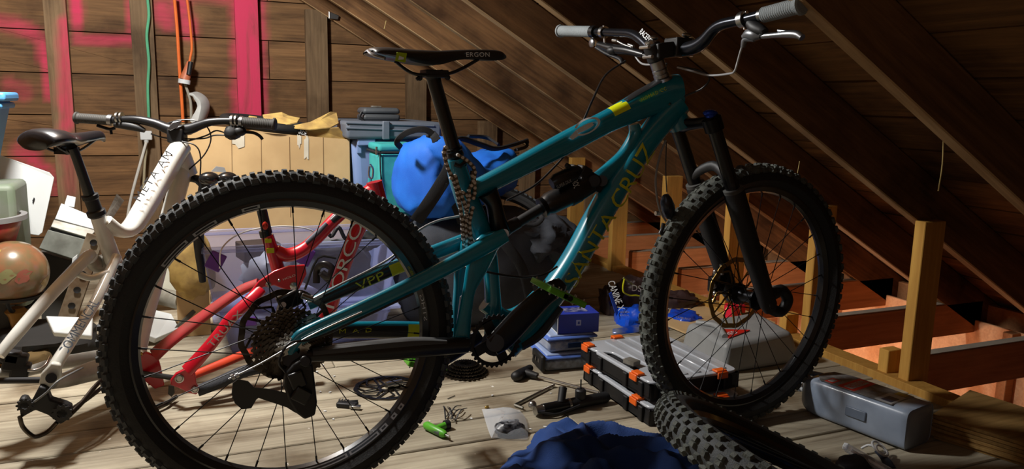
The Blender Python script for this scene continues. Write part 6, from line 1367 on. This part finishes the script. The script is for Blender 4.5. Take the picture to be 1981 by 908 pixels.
# T handle, long shaft
th_ = empty('t_handle_key', fl(1090, 740)); tag(th_, 'black T-handle hex key with a long steel shaft, below the clear containers', 'hex key')
a, b = fl(1000, 728, .016), fl(1026, 712, .016); c = fl(1018, 722, .016)
MB().tube([a, a+(b-a)*.3, b], [.017, .016, .011], n=16).build('handle_bar', BLKM, th_); MB().sphere(a, (.02, .018, .016)).build('handle_end', BLKM, th_)
MB().tube([c, fl(1040, 728, .014)], [.014, .0095], n=14).build('handle_neck', BLKM, th_); MB().tube([fl(1039, 728, .014), fl(1158, 760, .006)], .0036, n=8).build('hex_shaft', STEEL, th_)
o = MB().tube([fl(1072, 745, .006), fl(1000, 782, .006), fl(996, 784, .006), fl(1012, 790, .006)], .0042, n=6).build('hex_key', pm('key_steel', (140, 138, 130), .35, 1)); tag(o, 'bent steel hex key lying across the boards above the pump', 'hex key')
# shock pump with hose
sp = empty('shock_pump', fl(1100, 785)); tag(sp, 'black shock pump with a chrome valve head lying on the boards', 'pump')
a, b = fl(1038, 795, .018), fl(1176, 768, .018); d_ = b-a
MB().tube([a+d_*.08, a+d_*.12, a+d_*.42], .016, n=20).build('pump_barrel', BLK, sp); MB().tube([a+d_*.42, a+d_*.45], .0175, n=20).build('pump_ring', STEEL, sp)
MB().tube([a+d_*.45, a+d_*.5, a+d_*.97, b], [.015, .0165, .0165, .012], n=20).build('pump_handle', BLKM, sp)
MB().tube([a+d_*-.02, a+d_*.09], [.013, .0145], n=18).build('valve_head', STEEL, sp); MB().sphere(a+V((-.004, .02, .01)), .012).build('valve_knob', STEEL, sp)
MB().tube([a+d_*.33+V((0, .0, .01)), a+d_*.37+V((.006, .02, .045))], [.011, .012], n=14).build('pump_gauge', BLKM, sp)
c = a+d_*.60; MB().lathe([(.014, .012), (.016, .016), (.016, .036), (.012, .040)], c, V((0, 0, 1)), n=18).build('hose_socket', BLKM, sp); MB().cyl(c+V((0, 0, .04)), c+V((0, 0, .068)), .0022, n=8).build('hose_pin', BLKM, sp)
MB().tube([a+V((0, -.012, 0)), a+d_*.2+V((0, -.03, -.008)), a+d_*.35+V((0, -.022, -.008)), a+d_*.55+V((0, -.02, 0))], .004, sub=4).build('pump_hose', BLKM, sp)
# spare cassette
ck = empty('spare_cassette', fl(900, 722)); tag(ck, 'dark spare sprocket cassette lying flat on the floor behind the chainring', 'cassette')
for k in range(5):
    m = MB(); r1 = .075-.009*k; sprocket(m, (0, 0, 0), r1*.5, r1, 30, .003, arms=5); o = m.build('cog', DSTEEL, None, origin=(0, 0, 0), smooth=0); o.data.transform(Matrix.Rotation(math.pi/2, 4, 'X')); o.parent = ck; o.location = (0, 0, .004+.007*k)
# bleed syringe, pouch and rings in the near right corner
sy = empty('bleed_kit', fl(1670, 880)); tag(sy, 'clear white bleed syringe with tubing rings in front of the grey jug', 'syringe')
a, b = fl(1640, 868, .022), fl(1722, 915, .022); MB().tube([a, b], .011, n=18).build('syringe_barrel', FILM, sy); MB().tube([a+(b-a)*.1, b], .004, n=10).build('syringe_plunger', WHT, sy)
MB().box(fl(1636, 864, .020), (.024, .012, .010), rotz(.6)).build('syringe_flange', WHT, sy, bevel=.002)
for x, y, r_r in ((1700, 866, .018), (1706, 872, .016)): MB().lathe([(r_r+.003*math.cos(t), .003*math.sin(t)) for t in [2*math.pi*k/8 for k in range(8)]], fl(x, y, .025), V((.2, -.6, 1)), n=28, closed=True).build('tube_ring', WHT, sy)
MB().tube([fl(1666, 868, .01), fl(1680, 862, .02), fl(1696, 866, .02)], .003, sub=4).build('tubing', WHT, sy)
o = MB().tube([fl(1696, 874, .01), fl(1712, 888, .012), fl(1722, 905, .006)], [(.006, .003), (.012, .003), (.014, .003)], sub=3, side=V((0, 0, 1))).build('plastic_tool', pm('navy_handle', (40, 48, 66), .5)); tag(o, 'slim navy plastic tool under the tubing rings', 'tool')
lump('tool_pouch', 'dark grey soft pouch at the bottom edge, left of the bleed syringe', 'pouch', fl(1655, 895, .014), (.052, .03, .014), pm('dark_pouch', (44, 48, 58), .8), amp=.12, seed=51)
# shiny plastic twist behind the jug
lump('foil_scrap', 'crumpled clear foil wrapper behind the far end of the grey jug', 'wrapper', fl(1590, 752, .02), (.035, .02, .016), pm('foil', (180, 186, 190), .2, .6), amp=.6, seed=61, ns=4)
r_ = random.Random(77)
for k in range(26):
    x, y = r_.choice([(r_.uniform(620, 860), r_.uniform(700, 830)), (r_.uniform(860, 1120), r_.uniform(740, 850)), (r_.uniform(560, 740), r_.uniform(690, 760))]); c = fl(x, y, .0016)
    nn = 6; P = [c+V((math.cos(2*math.pi*j/nn), math.sin(2*math.pi*j/nn), 0))*r_.uniform(.002, .006) for j in range(nn)]
    o = MB().prism(P, (0, 0, .001)).build('paint_chip', WHT, smooth=0); tag(o, 'tiny pale paint chip, one of many scattered on the floor boards', 'paint chip', 'paint chips on the floor')
o = MB().box(fl(942, 788, .004), (.012, .006, .007), rotz(.5)).build('small_bolt', GOLD, bevel=.001); tag(o, 'tiny brass nut on the boards above the zip bag', 'nut')
o = MB().cyl(fl(866, 772, .002), fl(880, 766, .002), .0012, n=6).build('short_wire', BLKM); tag(o, 'short black wire offcut on the boards right of the rear tyre', 'wire')
# strings hanging from the rafters
for k, (x, y0, y1, Y, lab_) in enumerate(((1823, 268, 370, 1.4, 'thin yellowish string hanging from the nearest rafter'), (745, 40, 56, 3.5, 'dusty cobweb thread under the far rafters'), (1545, 312, 335, 2.0, 'short white thread hanging above the front tyre'))):
    o = MB().tube([at(x+2, y0, Y), at(x, (y0+y1)/2, Y), at(x-8 if k == 0 else x-2, y1, Y)], .0012 if k else .0018, sub=3, n=5).build('string', pm('string_fibre', (190, 170, 110), .9)); tag(o, lab_, 'string')
